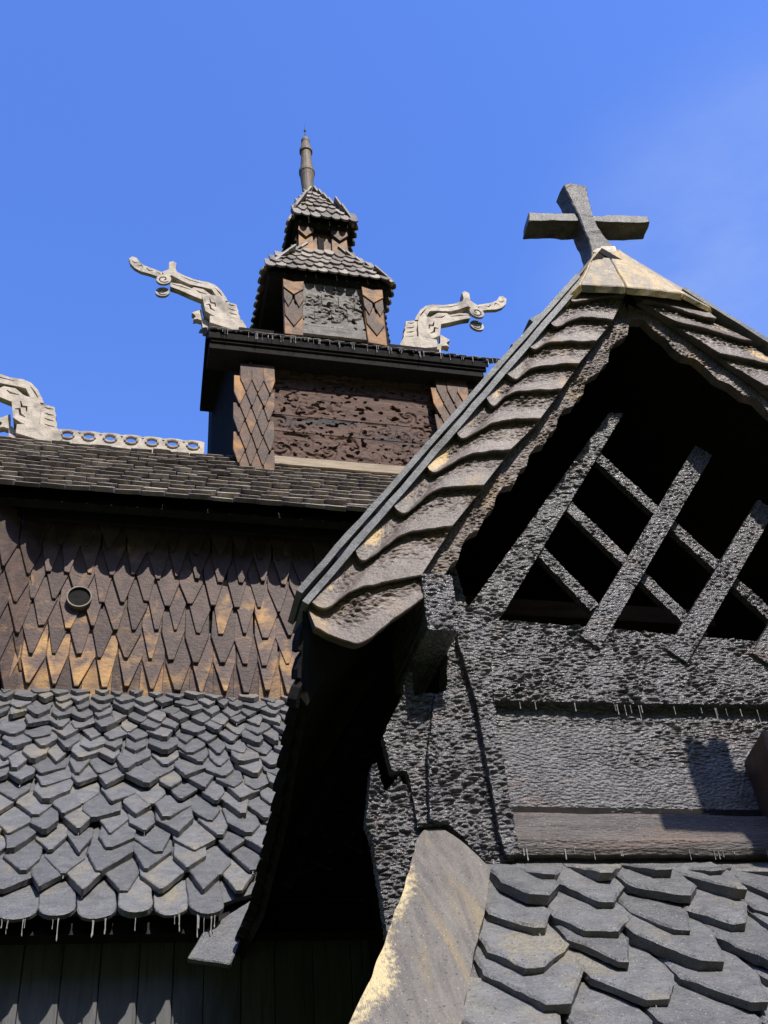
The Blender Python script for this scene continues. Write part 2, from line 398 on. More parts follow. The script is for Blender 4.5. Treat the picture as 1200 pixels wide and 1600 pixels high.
# ================================================================== GROUND
g = MB(); n = 24; Rg = 900
g.add([(0, 0, 0)]+[(Rg*math.cos(2*math.pi*k/n), Rg*math.sin(2*math.pi*k/n), 0) for k in range(n)], [(0, 1+k, 1+(k+1) % n) for k in range(n)])
tag(g.build('ground', M['grass']), kind='structure')

hl = MB(); n = 120; rings_ = [(90, 0), (130, 26), (190, 62), (260, 112), (340, 165), (430, 190), (520, 150)]  # unseen hills, added to block low sky light
for (r_, h_) in rings_:
    for k in range(n):
        t = 2*math.pi*k/n; q = Vector((math.cos(t)*2.2, math.sin(t)*2.2, r_*.01))
        hl.v.append(Vector((r_*math.cos(t), r_*math.sin(t), (h_*(1+.28*noise.noise(q)+.10*noise.noise(q*4)+.38*max(0, -math.sin(t)))-.3) if h_ else -.3)))
for i in range(len(rings_)-1):
    for k in range(n): hl.f.append((i*n+k, i*n+(k+1) % n, (i+1)*n+(k+1) % n, (i+1)*n+k))
tag(hl.build('sky_blocker_hills', M['blocker'], smooth=True), kind='structure')

# ================================================================== MAIN CHURCH BODY
XL, XR = -4.2, 11.0
church = thing('stave_church', (3, 15, 0), 'dark tarred stave church body with scale shingled wall between two shingled roofs', 'church')
# --- lower roof over the aisle
E0 = P(150, 1458, 11.25); YE, ZE = 11.25, E0.z
YT = 15.75; ZT = P(235, 1097, YT).z
vdir = Vector((0, YT-YE, ZT-ZE)); slope_len = vdir.length; vdir.normalize()
ndir = Vector((1, 0, 0)).cross(vdir)
def on_aisle(px, py, off=0): return PP(px, py, Vector((0, YE, ZE))+ndir*off, ndir)
b1 = on_aisle(412, 1395); b2 = on_aisle(293, 1498); b3 = on_aisle(360, 1508); b4 = on_aisle(318, 1455)
shm, drm = MB(), MB()
def keep_aisle(cx, vv):
    X = XL+cx; lim = b4.x+.12+(b1.x-b4.x)*max(0, vv)/((b1-b4).dot(vdir) or 1)
    return X < max(lim, b4.x)+.02 or (vv > .9 and X < 3.6)
shingles(shm, (XL, YE, ZE), (1, 0, 0), vdir, 3.6-XL, rowtable(slope_len, .44, .29, .46, .33), .31, .4, .066, tip=.54, blunt=.065, jit=1.35, keep=keep_aisle, drips=shm, edge=.013)
roof1 = MB()
roof1.prism([(XL, YE+.12, ZE+.02), (XR, YE+.12, ZE+.02), (XR, YT+.1, ZT+.1-.0), (XL, YT+.1, ZT+.1)], ndir*-.10)
ro = roof1.build('aisle_roof', M['dark'], church)
x_ = XL
shm.prism([(XL, YE+.22, ZE+.234), (b4.x-.05, YE+.22, ZE+.234), (b1.x+.05, b1.y, b1.z), (3.6, b1.y+1.2, b1.z+1.277), (3.6, YT, ZT), (XL, YT, ZT)], ndir*.048)
shm.build('shingle_covering', [M['grey'], M['glint_drip']], ro, rough=.006, rs=5, label='lead grey tarred shingles with pointed thick tips')
vb = MB(); vb.prism([b4+ndir*.015, b2+ndir*.015, b3+ndir*.015, b1+ndir*.015], ndir*-.06)
vb.build('valley_board', M['grey'], ro, bevel=.012, rough=.004, label='flat grey board at the lower corner of the roof')
# --- lower wall under the aisle eave
pw = MB(); x = XL
while x < XR:
    w_ = random.uniform(.28, .42); pw.box((x, 11.78+random.uniform(0, .012), .35), (min(x+w_, XR), 11.9, 5.25)); x += w_+.006
pw.build('lower_wall', M['plank'], church, bevel=.006)
sl = MB(); sl.box((XL, 11.55, .1), (XR, 12.0, .40)); sl.build('ground_sill', M['dark'], church, bevel=.02)
# --- upper wall with pointed scales
wall_z0 = ZT-.02; EAV = P(300, 795, 14.95); YN, ZN = 14.95, EAV.z
vent = P(124, 941, YT)
XS = P(30, 950, YT).x
wl_ = MB()
wl_.add(*cutmesh([(XS-.1, wall_z0-1), (XR, wall_z0-1), (XR, ZN+.5), (XS-.1, ZN+.5)], [], YT+.04, .12))
aw = wl_.build('upper_wall', M['dark'], church)
sc = MB()
shingles(sc, (XS-.15, YT, ZT-.10), (1, 0, 0), (0, 0, 1), 5.0-XS, 6, .375, .54, .042, tip=.54, blunt=.09, jit=.7, round0=False, edge=.008, v0=.28,
         keep=None)
x = XS-.1
while x < 5.0:                                     # straight lowest course
    w_ = random.uniform(.33, .46); sc.box((x, YT-.05, ZT-.12+random.uniform(-.01, .01)), (x+w_-.006, YT-.02, ZT+1.0)); x += w_
sc.build('scale_cladding', M['scale'], aw, bevel=0, label='brown pointed scale shingles, orange bare wood low down')
vr = MB(); ring = [2*math.pi*k/28 for k in range(28)]
for (ra, ya, rb, yb) in ((.205, YT-.02, .205, YT-.19), (.205, YT-.19, .185, YT-.19), (.185, YT-.19, .185, YT-.155)):
    vr.add([(vent.x+ra*math.cos(a), ya, vent.z+ra*math.sin(a)) for a in ring]+[(vent.x+rb*math.cos(a), yb, vent.z+rb*math.sin(a)) for a in ring], [(k, (k+1) % 28, 28+(k+1) % 28, 28+k) for k in range(28)])
vr.cur = 1; vr.add([(vent.x+.190*math.cos(a), YT-.155, vent.z+.190*math.sin(a)) for a in ring], [tuple(range(28))])  # black disc inside the rim stands in for the dark of a hole
vr.build('vent_hole', [M['ring'], M['dark']], aw)
# --- canted wall on the left, leaning out from the corner
q0 = P(60, 848, YT-.02); q1 = P(3, 1090, YT-.02)
cu_ = Vector((math.cos(R(32)), math.sin(R(32)), 0))        # runs from the left and in front towards the seam
cw = MB(); cvd = (q0-q1).normalized()
c0 = q1-cu_*1.05
cw.prism([c0-Vector((0, 0, .6)), q1-Vector((0, 0, .6)), q0+cvd*.2, c0+cvd*((q0-q1).length+.2)], Vector((0, .1, 0)))
ca = cw.build('canted_wall', M['dark'], church)
cs = MB(); nn = cu_.cross(cvd)
shingles(cs, c0+nn*.01, cu_, (cvd-cu_*cvd.dot(cu_)), 1.12, 5, .42, .58, .045, tip=.5, blunt=.06, jit=.5, round0=False, edge=.01, v0=-.1)
cs.build('scale_cladding', M['scale'], ca)
# --- nave roof
PN = R(50); nv = Vector((0, math.cos(PN), math.sin(PN))); nnv = Vector((1, 0, 0)).cross(nv)
rr_ = P(200, 712, 1.0); rz = rr_.z-1.6
YR = (ZN-1.6-math.tan(PN)*YN)/(rz-math.tan(PN)); ZR = 1.6+rz*YR
nlen = math.hypot(YR-YN, ZR-ZN)
XNL = -3.1
nr = MB(); nr.prism([(XNL, YN+.1, ZN+.02), (XR, YN+.1, ZN+.02), (XR, YR, ZR-.1), (XNL, YR, ZR-.1)], nnv*-.14)
nr.prism([(XNL, YR, ZR-.1), (XR, YR, ZR-.1), (XR, 2*YR-YN, ZN), (XNL, 2*YR-YN, ZN)], (0, -.1, -.14))
nro = nr.build('nave_roof', M['dark'], church)
ns = MB()
shingles(ns, (XNL, YN, ZN), (1, 0, 0), nv, 7.6-XNL, 12, .40, nlen/12.0, .085, tip=.26, blunt=.20, jit=.7, drips=None, round0=True, edge=.012, v0=0)
ns.build('shingle_covering', M['brown'], nro, label='small weathered brown shingles in steep steps')
fr = MB(); fr.box((XNL, YN+.45, ZN-.1), (XR, YN+.53, ZN+.25)); fr.build('eave_board', M['dark'], nro)
gw = MB(); gw.prism([(XNL+.3, YT, 5), (XNL+.3, YT, ZN), (XNL+.3, YR, ZR-.4), (XNL+.3, 2*YR-YT, ZN), (XNL+.3, 2*YR-YT, 5)], (.1, 0, 0))
gw.box((XNL+.3, 2*YR-YT, 0), (XR, 2*YR-YT+.1, ZN)); gw.prism([(XR-.2, YT, 0), (XR-.2, YT, ZN), (XR-.2, YR, ZR-.4), (XR-.2, 2*YR-YT, ZN), (XR-.2, 2*YR-YT, 0)], (.1, 0, 0))
gw.box((XL, 11.9, 0), (XL+.1, 20, ZE)); gw.prism([(XL+.1, 11.9, ZE-.1), (XL+.1, YT, ZE-.1), (XL+.1, YT, ZT)], (.06, 0, 0))
gw.build('end_wall', M['dark'], church)
# --- pierced crest along the ridge
x0, x1 = P(52, 705, YR).x, P(318, 722, YR).x
ZC = ZR+.30; rings = 8; step = (x1-x0)/rings; ro_ = step*.43; hz = step*.62
out, holes = [], []
top = []
for k in range(rings):
    cx = x0+step*(k+.5)
    for j in range(9): a = math.pi-math.pi*j/8; top.append((cx+step*.5*math.cos(a), ZC+hz*(.84+.16*math.sin(a))))
    holes.append([(cx-.02+step*.27*math.cos(a), ZC+hz*.42+hz*.29*math.sin(a)) for a in [2*math.pi*i/14 for i in range(14)]])
    if k < rings-1: holes.append([(cx+step*.40, ZC+hz*.76), (cx+step*.50, ZC+hz*.58), (cx+step*.58, ZC+hz*.76)])
out = [(x0, ZR-.15)]+top+[(x1, ZR-.15)]
cr = MB(); cr.add(*cutmesh(out, holes, YR-.03, .05))
for k in range(rings):                             # raised ring round every hole
    cx = x0+step*(k+.5)-.02
    tube(cr, [Vector((cx+step*.30*math.cos(a), YR-.04, ZC+hz*.42+hz*.36*math.sin(a))) for a in [2*math.pi*i/18 for i in range(19)]], .026, 6)
cr.build('ridge_crest', M['bone'], church, label='pale pierced ridge crest of linked rings')

# ================================================================== TOWER ON THE RIDGE
YF = 17.2
tl = P(373, 700, YF).x; tr_ = P(722, 700, YF).x
zb = P(400, 765, YF).z; ztop = P(400, 545, YF).z
tower = thing('church_tower', ((tl+tr_)/2, YF+1, zb), 'square dark wooden tower with carved plank front standing astride the main roof', 'tower')
YB = YF+2*(YR-YF)
xq = PX(315, 690, tl); YB = max(YF+1.9, min(xq.y, YF+3.2))
print('tower', tl, tr_, zb, ztop, YR, ZR, YB, 'xq', xq)
core = MB(); core.prism([(tl+.0, YF+.22, zb-1.5), (tr_-.12, YF+.22, zb-1.5), (tr_-.12, YB, zb-1.5), (tl-.45, YB, zb-1.5), (tl-.45, YF+2.0, zb-1.5)], (0, 0, ztop+.9-zb+1.5)); core.build('tower_wall', M['dark'], tower)
# carved front boards with real piercings
cxl, cxr = tl+.55, tr_-.35
zs = [P(560, y, YF).z for y in (722, 672, 650, 612, 560)]
bz0, bz1 = zs[0], P(560, 578, YF).z
bands = [0, .27, .44, .73, 1.0]
rng = random.Random(5)
for k in range(4):
    z0 = bz0+(bz1-bz0)*bands[k]+.008; z1 = bz0+(bz1-bz0)*bands[k+1]-.008
    cb = MB(); relief(cb, cxl, cxr, z0, z1, YF+.08-.008*k, .10, scroll(z0, z1, (1.0, .8, 1.1, .9)[k], k*3.7+1, (.06, .05, .065, .05)[k]), .014)
    cb.build('carved_board', M['carved'], tower)
bk = MB(); bk.box((cxl-.1, YF+.19, bz0-.9), (cxr+.2, YF+.22, bz1+.9)); bk.build('backing_wall', M['dark'], tower)
bb = MB(); za, zc = P(560, 732, YF).z, P(560, 722, YF).z
bb.box((cxl-.02, YF+.04, za-.03), (tr_+.1, YF+.16, zc+.03)); bb.build('bottom_beam', M['beam'], tower, bevel=.015, rough=.006, label='pale bare beam under the carved boards')
# corner posts
def scaled_post(name, xc, w, z0, z1, yf, d, parent, m, cw_, ce, carve=True):
    pb = MB(); pb.box((xc-w/2, yf, z0), (xc+w/2, yf+d, z1-.12))
    # notched crown of the post
    n_ = 4
    for k in range(n_):
        a = xc-w/2+w*k/n_; hh = (.12, .20, .13, .17)[k]
        pb.prism([(a, yf+.02, z1-.14), (a+w/n_-.01, yf+.02, z1-.14), (a+w/n_-.03, yf+.02, z1-.12+hh*.8), (a+w/n_*.4, yf+.02, z1-.12+hh)], (0, d*.8, 0))
    p = pb.build(name, m, parent, bevel=.012, rough=.006)
    sb = MB(); rows = int((z1-z0-.2)/ce)
    shingles(sb, (xc-w/2, yf-.005, z0), (1, 0, 0), (0, 0, 1), w, rows, cw_, ce, .035, tip=.5, blunt=.05, jit=.35, round0=False, edge=.008,
             keep=lambda cx, vv: -.02 < cx < w+.05)
    sb.build('scale_carving', m, p)
    return p
scaled_post('corner_post', P(395, 660, YF).x, .62, P(395, 755, YF-.15).z, P(395, 568, YF-.15).z, YF-.15, .4, tower, M['post'], .26, .42)
scaled_post('corner_post', P(702, 640, YF).x, .62, P(702, 765, YF-.15).z, P(702, 592, YF-.15).z, YF-.15, .4, tower, M['post'], .26, .42)
# tower roof: saddle roof with its ridge along X
YTE = 16.7; ZTE = P(540, 541, YTE).z
xa, xb = P(327, 512, YTE).x, P(760, 552, YTE).x
ZTR = 1.6+(P(500, 536, 1).z-1.6)*YR*.994
tr2 = MB(); run = YR-YTE
tr2.prism([(xa, YTE, ZTE), (xb, YTE, ZTE), (xb, YR, ZTR), (xa, YR, ZTR)], (0, .02, -.16))
tr2.prism([(xa, YR, ZTR), (xb, YR, ZTR), (xb, YR+run, ZTE), (xa, YR+run, ZTE)], (0, -.02, -.16))
tro = tr2.build('tower_roof', M['dark'], tower)
tv = Vector((0, run, ZTR-ZTE)); ts = MB()
shingles(ts, (xa, YTE, ZTE), (1, 0, 0), tv, xb-xa, 6, .26, tv.length/6.3, .035, tip=.3, blunt=.2, jit=.8, round0=False, drips=ts)
ts.build('shingle_covering', [M['brown'], M['glint_drip']], tro)
sf = MB()
sf.box((xa+.05, YTE+.06, ZTE-.24), (xb-.05, YTE+.14, ZTE-.10))
sf.box((xa+.02, YTE+.10, ZTE-.42), (xb-.12, YF+.3, ZTE-.24)); sf.box((xb-.95, YTE+.3, ZTE-.75), (xb-.28, YF+.5, ZTE-.42))
sf.build('eave_soffit', M['dark'], tower, bevel=.01)
ge = MB()
ge.prism([(xb-.5, YTE+.12, ZTE-.2), (xb-.5, YR, ZTR-.2), (xb-.5, YR+run-.12, ZTE-.2), (xb-.5, YR+run-.12, ZTE-.9), (xb-.5, YR-.1, ZTE-.9)], (.05, 0, 0))
ge.build('gable_planking', M['dark'], tower)

# ================================================================== TURRET ON THE TOWER ROOF
YS = YR
sx0 = P(481, 300, YS).x
turret = thing('ridge_turret', (sx0, YS, ZTR-.3), 'two tiered shingled turret with turned spire rising from the tower roof', 'turret')
# first tier : tapered box with corner posts
f0 = YS-1.0
def tp(px, py, Y): return P(px, py, Y)
z_b = ZTR-.7; z_e1 = P(520, 437, f0-.15).z
xl0, xr0 = P(447, 530, f0).x, P(606, 545, f0).x
xl1, xr1 = P(452, 447, f0).x, P(596, 462, f0).x
cx1 = (xl1+xr1)/2; hw0, hw1 = (xr0-xl0)/2+.03, (xr1-xl1)/2-.02
zt1 = z_e1+.15
def frustum(mb, cx, cy, z0, h0x, h0y, z1, h1x, h1y):
    a = [(cx-h0x, cy-h0y, z0), (cx+h0x, cy-h0y, z0), (cx+h0x, cy+h0y, z0), (cx-h0x, cy+h0y, z0)]
    b = [(cx-h1x, cy-h1y, z1), (cx+h1x, cy-h1y, z1), (cx+h1x, cy+h1y, z1), (cx-h1x, cy+h1y, z1)]
    mb.add(a+b, [(3, 2, 1, 0), (4, 5, 6, 7), (0, 1, 5, 4), (1, 2, 6, 5), (2, 3, 7, 6), (3, 0, 4, 7)])
t1 = MB(); cxm = (xl0+xr0)/2
frustum(t1, cx1, YS, z_b, hw0-.06, .95, zt1, hw1-.06, .86)
tw1 = t1.build('turret_wall', M['dark'], turret)
for sg in (-1, 1):                                 # stepped shingle edges on the sides
    ss = MB(); N_ = 10; bt = []
    for k in range(N_):
        z0 = z_b+(zt1-z_b)*k/N_; z1 = z_b+(zt1-z_b)*(k+1)/N_; h = hw0+(hw1-hw0)*k/N_; h_ = hw0+(hw1-hw0)*(k+1)/N_
        bt += [(cx1+sg*(h+.06), YS-.9, z0), (cx1+sg*(h_-.0), YS-.9, z1-.001)]
    poly = bt+[(cx1+sg*(hw1-.15), YS-.9, zt1), (cx1+sg*(hw0-.15), YS-.9, z_b)]
    ss.prism(poly, (0, 1.8, 0)); ss.build('side_shingles', M['dark'], tw1)
# pierced carved panel
pz0, pz1 = P(520, 527, f0).z, P(520, 448, f0).z
pl, pr = P(474, 500, f0).x, P(572, 500, f0).x
cp = MB(); fcar = scroll(pz0+.28, pz1-.05, .40, 2.2, .06)
relief(cp, pl-.03, pr+.05, pz0, pz1, f0-.04, .10, lambda x, z: fcar(x, z) if z > pz0+.28 else noise.noise(Vector((x*2, 1, z*8)))*.008, .014)
cp.build('carved_panel', M['greycarve'], turret, label='panel carved with tangled leafwork')
def mask_post(pxs, parent):
    """flat post whose front is cut into overlapping heart shaped scales"""
    (x0, y0), (x1, y1), (x2, y2), (x3, y3) = pxs     # top left, top right, bottom right, bottom left
    A, B, C_, D = [P(*q, f0) for q in pxs]
    p = MB(); p.prism([v+Vector((0, -.10, 0)) for v in (D, C_, B, A)], (0, .14, 0))
    o = p.build('turret_post', M['post'], parent, bevel=.01)
    q = MB()
    def heart(s0, s1, u0, u1, off):
        def at(s, u): t_ = A.lerp(B, u); b_ = D.lerp(C_, u); return t_.lerp(b_, s)+Vector((0, -.10-off, 0))
        q.prism([at(s0, u0), at(s0+(s1-s0)*.12, (u0+u1)/2), at(s0, u1), at(s0+(s1-s0)*.55, u1), at(s1, (u0+u1)/2), at(s0+(s1-s0)*.55, u0)], (0, .05, 0))
    heart(.02, .30, -.02, 1.02, .09); heart(.18, .52, .0, .44, .06); heart(.18, .52, .56, 1.0, .06); heart(.42, .86, .04, .96, .03)
    q.build('scale_carving', M['post'], o, bevel=.008)
mask_post([(441, 443), (472, 447), (473, 529), (444, 526)], turret)
mask_post([(563, 455), (594, 460), (604, 545), (574, 540)], turret)
# pyramid roof of the first tier
def hip_roof(name, zc, hx, hy, z1, h1, rows, w_, th, parent, m, cx):
    core = MB(); frustum(core, cx, YS, zc, hx-.05, hy-.05, z1, h1, h1); frustum(core, cx, YS, zc-.10, hx-.12, hy-.12, zc+.001, hx-.06, hy-.06)
    o = core.build(name, M['dark'], parent)
    sh = MB()
    for (ux, uy) in ((1, 0), (0, 1), (-1, 0), (0, -1)):
        u = Vector((ux, uy, 0)); nrm = Vector((uy, -ux, 0))
        hw = hx if ux else hy; hd = hy if ux else hx
        O = Vector((cx, YS, zc))+nrm*hd-u*hw
        top = Vector((cx, YS, z1))+nrm*h1
        v = top-(Vector((cx, YS, zc))+nrm*hd); L = v.length
        shingles(sh, O-nrm*0, u, v, 2*hw, rows, w_, L/rows, th, tip=.3, blunt=.16, jit=.7, round0=True, edge=.008,
                 keep=lambda cx_, vv: (hw-h1)*max(0, vv+L/rows*.35)/L-.06 < cx_ < 2*hw-(hw-h1)*max(0, vv+L/rows*.35)/L+.06)
    # hip rolls
    for sx_, sy_ in ((-1, -1), (1, -1), (1, 1), (-1, 1)):
        a = Vector((cx+sx_*hx, YS+sy_*hy, zc+.06)); b = Vector((cx+sx_*h1, YS+sy_*h1, z1+.06)); sh.beam(a, b, .12, .07)
    sh.build('shingle_covering', m, o)
    return o
hx1 = (P(622, 447, YS-1.15).x-P(424, 428, YS-1.15).x)/2
cxr1 = (P(622, 447, YS-1.15).x+P(424, 428, YS-1.15).x)/2
z1t = P(505, 398, YS-.62).z
hip_roof('turret_roof', z_e1, hx1, 1.2, z1t, .6, 5, .27, .05, turret, M['brown'], (cxr1+sx0)/2+.02)
# second tier
f2 = YS-.60
x20, x21 = P(466, 395, f2).x, P(545, 405, f2).x
c2 = (x20+x21)/2; h2 = (x21-x20)/2
z20 = z1t-.3; z21 = P(505, 352, f2).z+.1
t2 = MB(); frustum(t2, c2, YS, z20, h2+.02, .60, z21, h2-.06, .52); lw = t2.build('lantern_wall', M['post'], turret)
lp = MB()
sl0, sl1 = P(497, 385, f2).x, P(506, 385, f2).x
zz0, zz1 = P(500, 394, f2).z, P(500, 372, f2).z
for (xa_, xb_) in ((x20-.0, P(490, 380, f2).x), (P(517, 380, f2).x, x21)):
    zlo, zhi = P(500, 402, f2).z, P(500, 358, f2).z
    lp.prism([(xa_, f2-.06, zlo), (xb_, f2-.06, zlo), (xb_-.03, f2-.02, zhi), (xa_+.03, f2-.02, zhi)], (0, .10, 0))
    m_ = (xa_+xb_)/2; lp.prism([(xa_+.03, f2-.10, zhi), (m_, f2-.10, zhi-.06), (xb_-.03, f2-.10, zhi), (xb_, f2-.10, zhi-.25), (m_, f2-.10, zhi-.5), (xa_, f2-.10, zhi-.25)], (0, .06, 0))
lp.build('lantern_board', M['post'], lw, bevel=.008)
sw = MB(); sw.box((sl0, f2-.035, zz0), (sl1, f2+.02, zz1)); sw.build('slit_window', M['dark'], lw)
for sg in (-1, 1):
    ls = MB(); N_ = 6; bt = []
    for k in range(N_):
        z0 = z20+(z21-z20)*k/N_; z1 = z20+(z21-z20)*(k+1)/N_; bt += [(c2+sg*(h2+.08), YS-.55, z0), (c2+sg*(h2+.01), YS-.55, z1-.001)]
    ls.prism(bt+[(c2+sg*(h2-.12), YS-.55, z21), (c2+sg*(h2-.12), YS-.55, z20)], (0, 1.1, 0)); ls.build('side_shingles', M['dark'], lw)
hx2 = (P(551, 352, YS-.8).x-P(457, 342, YS-.8).x)/2
z2e = P(503, 349, YS-.8).z; z2t = P(483, 306, YS-.12).z
# convex cap: two pitches
zm = z2e+(z2t-z2e)*.42
hip_roof('cap_roof', z2e, hx2, .82, zm, hx2*.66, 2, .25, .055, turret, M['brown'], c2)
hip_roof('cap_roof', zm-.02, hx2*.68, .56, z2t, .13, 4, .22, .05, turret, M['brown'], (c2+sx0)/2)
# turned spire
sp = MB(); zt = P(479, 216, YS).z; hS = zt-z2t
prof = [(.13, -.05), (.15, .0), (.14, .05), (.135, .10), (.17, .33), (.19, .40), (.205, .41), (.205, .455), (.175, .47), (.16, .50), (.135, .70), (.14, .75), (.17, .76), (.17, .80), (.14, .82), (.105, .92), (.115, .935), (.115, .965), (.08, 1.0)]
sp.lathe((sx0, YS, z2t-.03), [(r*1.12, z*hS) for r, z in prof], 18)
so = sp.build('spire', M['spire'], turret, smooth=False)
nd = MB(); nd.lathe((sx0, YS, zt-.05), [(.018, 0), (.012, .35), (.035, .40), (.035, .44), (.01, .48), (.005, .75)], 8); nd.build('needle', M['iron'], so)

# ================================================================== DRAGON HEADS
def dragon(label, anchor, scale, mirror=1):
    """outline drawn once, facing left; anchor is where the back corner of the neck meets the ridge"""
    A0 = P(383, 521, YR)
    d = thing('dragon_head', anchor, label, 'dragon carving', 'carved dragon heads on the roof ridges')
    def D(pts):
        o = []
        for x, y in pts:
            p = P(180+x/5.4545, 380+y/5.4545, YR); o.append((anchor.x+mirror*(p.x-A0.x)*scale, anchor.z+(p.z-A0.z)*scale))
        return o
    def groove(pts, w):
        a, b = [], []
        for i, (x, y) in enumerate(pts):
            x0, y0 = pts[max(i-1, 0)]; x1, y1 = pts[min(i+1, len(pts)-1)]; l = math.hypot(x1-x0, y1-y0) or 1
            nx, ny = -(y1-y0)/l*w, (x1-x0)/l*w; k = .4 if i in (0, len(pts)-1) else 1
            a.append((x+nx*k, y+ny*k)); b.append((x-nx*k, y-ny*k))
        return D(a+b[::-1])
    def board(name, outline, holes, y0, th, back=None):
        mb = MB(); hs = [groove(h, w) for h, w in holes]
        if back:                               # pierced front leaf over a solid core
            mb.add(*cutmesh(D(outline), hs, anchor.y+y0*scale, th*.22*scale))
            if back != 'open': mb.add(*cutmesh(D(outline), [], anchor.y+(y0+th*.22)*scale+.004, th*.78*scale))
        else: mb.add(*cutmesh(D(outline), hs, anchor.y+y0*scale, th*scale))
        return mb.build(name, M['bone'], d)
    S1 = [(800, 510), (815, 545), (850, 560), (840, 590), (800, 560), (775, 550)]
    board('neck', [(735, 482), (830, 476), (925, 488), (942, 560), (945, 672), (880, 668), (815, 640), (765, 610)],
          [([(800, 505), (812, 540), (845, 545), (850, 575)], 8), ([(770, 555), (800, 555), (810, 590), (845, 610)], 8)], -.17, .34, back='solid')
    board('neck_base', [(800, 665), (950, 672), (1075, 700), (1115, 770), (1060, 800), (800, 720)], [], -.22, .44)
    board('mane', [(930, 505), (1030, 535), (1035, 560), (1048, 590), (1045, 610), (1060, 640), (1062, 668), (1078, 700), (1112, 770), (1060, 735), (940, 700)],
          [([(962, 532), (990, 543), (1022, 547)], 5), ([(965, 568), (995, 580), (1030, 588)], 5), ([(970, 603), (1000, 615), (1038, 625)], 5), ([(975, 640), (1005, 652), (1048, 662)], 5)], -.09, .18, back='solid')
    board('upper_jaw', [(415, 290), (400, 262), (455, 240), (458, 180), (495, 172), (520, 190), (512, 235), (525, 262), (600, 300), (700, 335), (790, 350), (850, 375), (900, 420), (940, 480), (955, 512), (905, 500), (860, 470), (820, 410), (760, 395), (640, 370), (560, 335), (480, 290), (440, 305)],
          [([(560, 300), (640, 335), (740, 362)], 4), ([(850, 400), (885, 440), (915, 480)], 5)], -.11, .22, back='solid')
    board('lower_jaw', [(470, 345), (560, 360), (650, 395), (670, 385), (740, 395), (800, 440), (850, 470), (905, 500), (830, 480), (740, 490), (640, 450), (540, 405), (470, 380)],
          [([(480, 358), (560, 378), (640, 405)], 5), ([(690, 410), (720, 430), (780, 445)], 6)], -.08, .16)
    board('tongue', [(118, 135), (145, 118), (180, 128), (212, 170), (262, 200), (332, 226), (402, 254), (425, 300), (395, 300), (300, 266), (220, 245), (165, 215), (130, 178)],
          [([(145, 155), (165, 172), (190, 172)], 5), ([(190, 200), (225, 195), (235, 215)], 5), ([(265, 215), (290, 240), (325, 238)], 5), ([(355, 255), (380, 262), (385, 285)], 4)], -.06, .10)
    def curl(cx, cy, r, y0):
        circ = [(cx+r*math.cos(t), cy+r*.62*math.sin(t)) for t in [2*math.pi*k/22 for k in range(22)]]
        spi = [(cx+r*(.78-.62*k/16)*math.cos(.6+k/16*7.2), cy+r*.62*(.78-.62*k/16)*math.sin(.6+k/16*7.2)) for k in range(17)]
        board('curl', circ, [(spi, r*.085)], y0, .07)
    curl(412, 332, 64, -.14); curl(404, 402, 60, .0)
    board('throat_scroll', [(655, 575), (735, 548), (745, 620), (800, 660), (795, 740), (752, 735), (738, 640), (700, 628), (668, 632), (690, 605)], [], .02, .16)
    return d
dL = dragon('pale dragon head at the left end of the tower ridge, tongue against the sky', P(383, 523, YR), 1.0)
mx = P(623, 549, YR)
dR = dragon('pale carved dragon head at the right end of the tower ridge, beside the porch gable', Vector((mx.x, YR, mx.z)), 1.1, -1)
an3 = P(96, 697, YR)
dB = dragon('large pale dragon neck at the end of the ring crest, cut by the picture edge', an3, 1.06)

# ================================================================== PORCH
YW, YG = 7.5, 6.9
YG = 6.85; KG = .09; XG = P(975, 470, YG).x       # the gable front is turned a little against the wall
def YGf(x): return YG-KG*(x-XG)
def G(px, py, off=0):
    r = ray(px, py); return EYE+r*((YG+off+KG*XG)/(r.y+KG*r.x))
A = G(473, 945); B = G(872, 468); C = G(1062, 455); Dd = G(1200, 535)
mL = (B.z-A.z)/(B.x-A.x); mR = (Dd.z-C.z)/(Dd.x-C.x)
xap = (C.z-A.z+mL*A.x-mR*C.x)/(mL-mR); zap = A.z+mL*(xap-A.x)
XE = A.x
print('porch', A, xap, zap, mL, mR)
porch = thing('church_porch', (xap, YW, 0), 'gabled entrance porch with lattice opening and heavy tarred barge shingles', 'porch')
XRE = 2*xap-XE; ZRE = zap+mR*(XRE-xap)
zwb = P(810, 1338, YW).z
# --- roof slopes; the left eave sweeps down as it runs back
ec = [(475, 985), (465, 1100), (450, 1180), (435, 1280), (412, 1370), (400, 1420), (362, 1500)]
eave = [Vector((XE, A.y+.02, A.z-.05))]+[PX(x+4, y, XE) for x, y in ec[1:]]
eave = [Vector((XE, A.y+.02, A.z-.05))]+[p for p in eave[1:] if p.y > A.y+.1]
eave.append(Vector((XE, 15.7, eave[-1].z-.1)))
def resample(c, n):
    L = [0]
    for a, b in zip(c, c[1:]): L.append(L[-1]+(b-a).length)
    o = []
    for i in range(n+1):
        t = L[-1]*i/n; k = max(j for j in range(len(L)) if L[j] <= t+1e-9); k = min(k, len(c)-2)
        o.append(c[k].lerp(c[k+1], (t-L[k])/(L[k+1]-L[k])))
    return o
eave = resample(eave, 40)
rf = MB(); nsd = 10
vs, fs = [], []
for layer in (0, 1):
    for p in eave:
        for j in range(nsd+1):
            t = j/nsd; top = Vector((xap, p.y-(KG*(xap-XE) if p.y < 8 else 0), zap)); q = p.lerp(top, t)
            sag = 0
            vs.append(q+Vector((.05, 0, -.075))*layer)
ne = len(eave)
def I(l, i, j): return l*ne*(nsd+1)+i*(nsd+1)+j
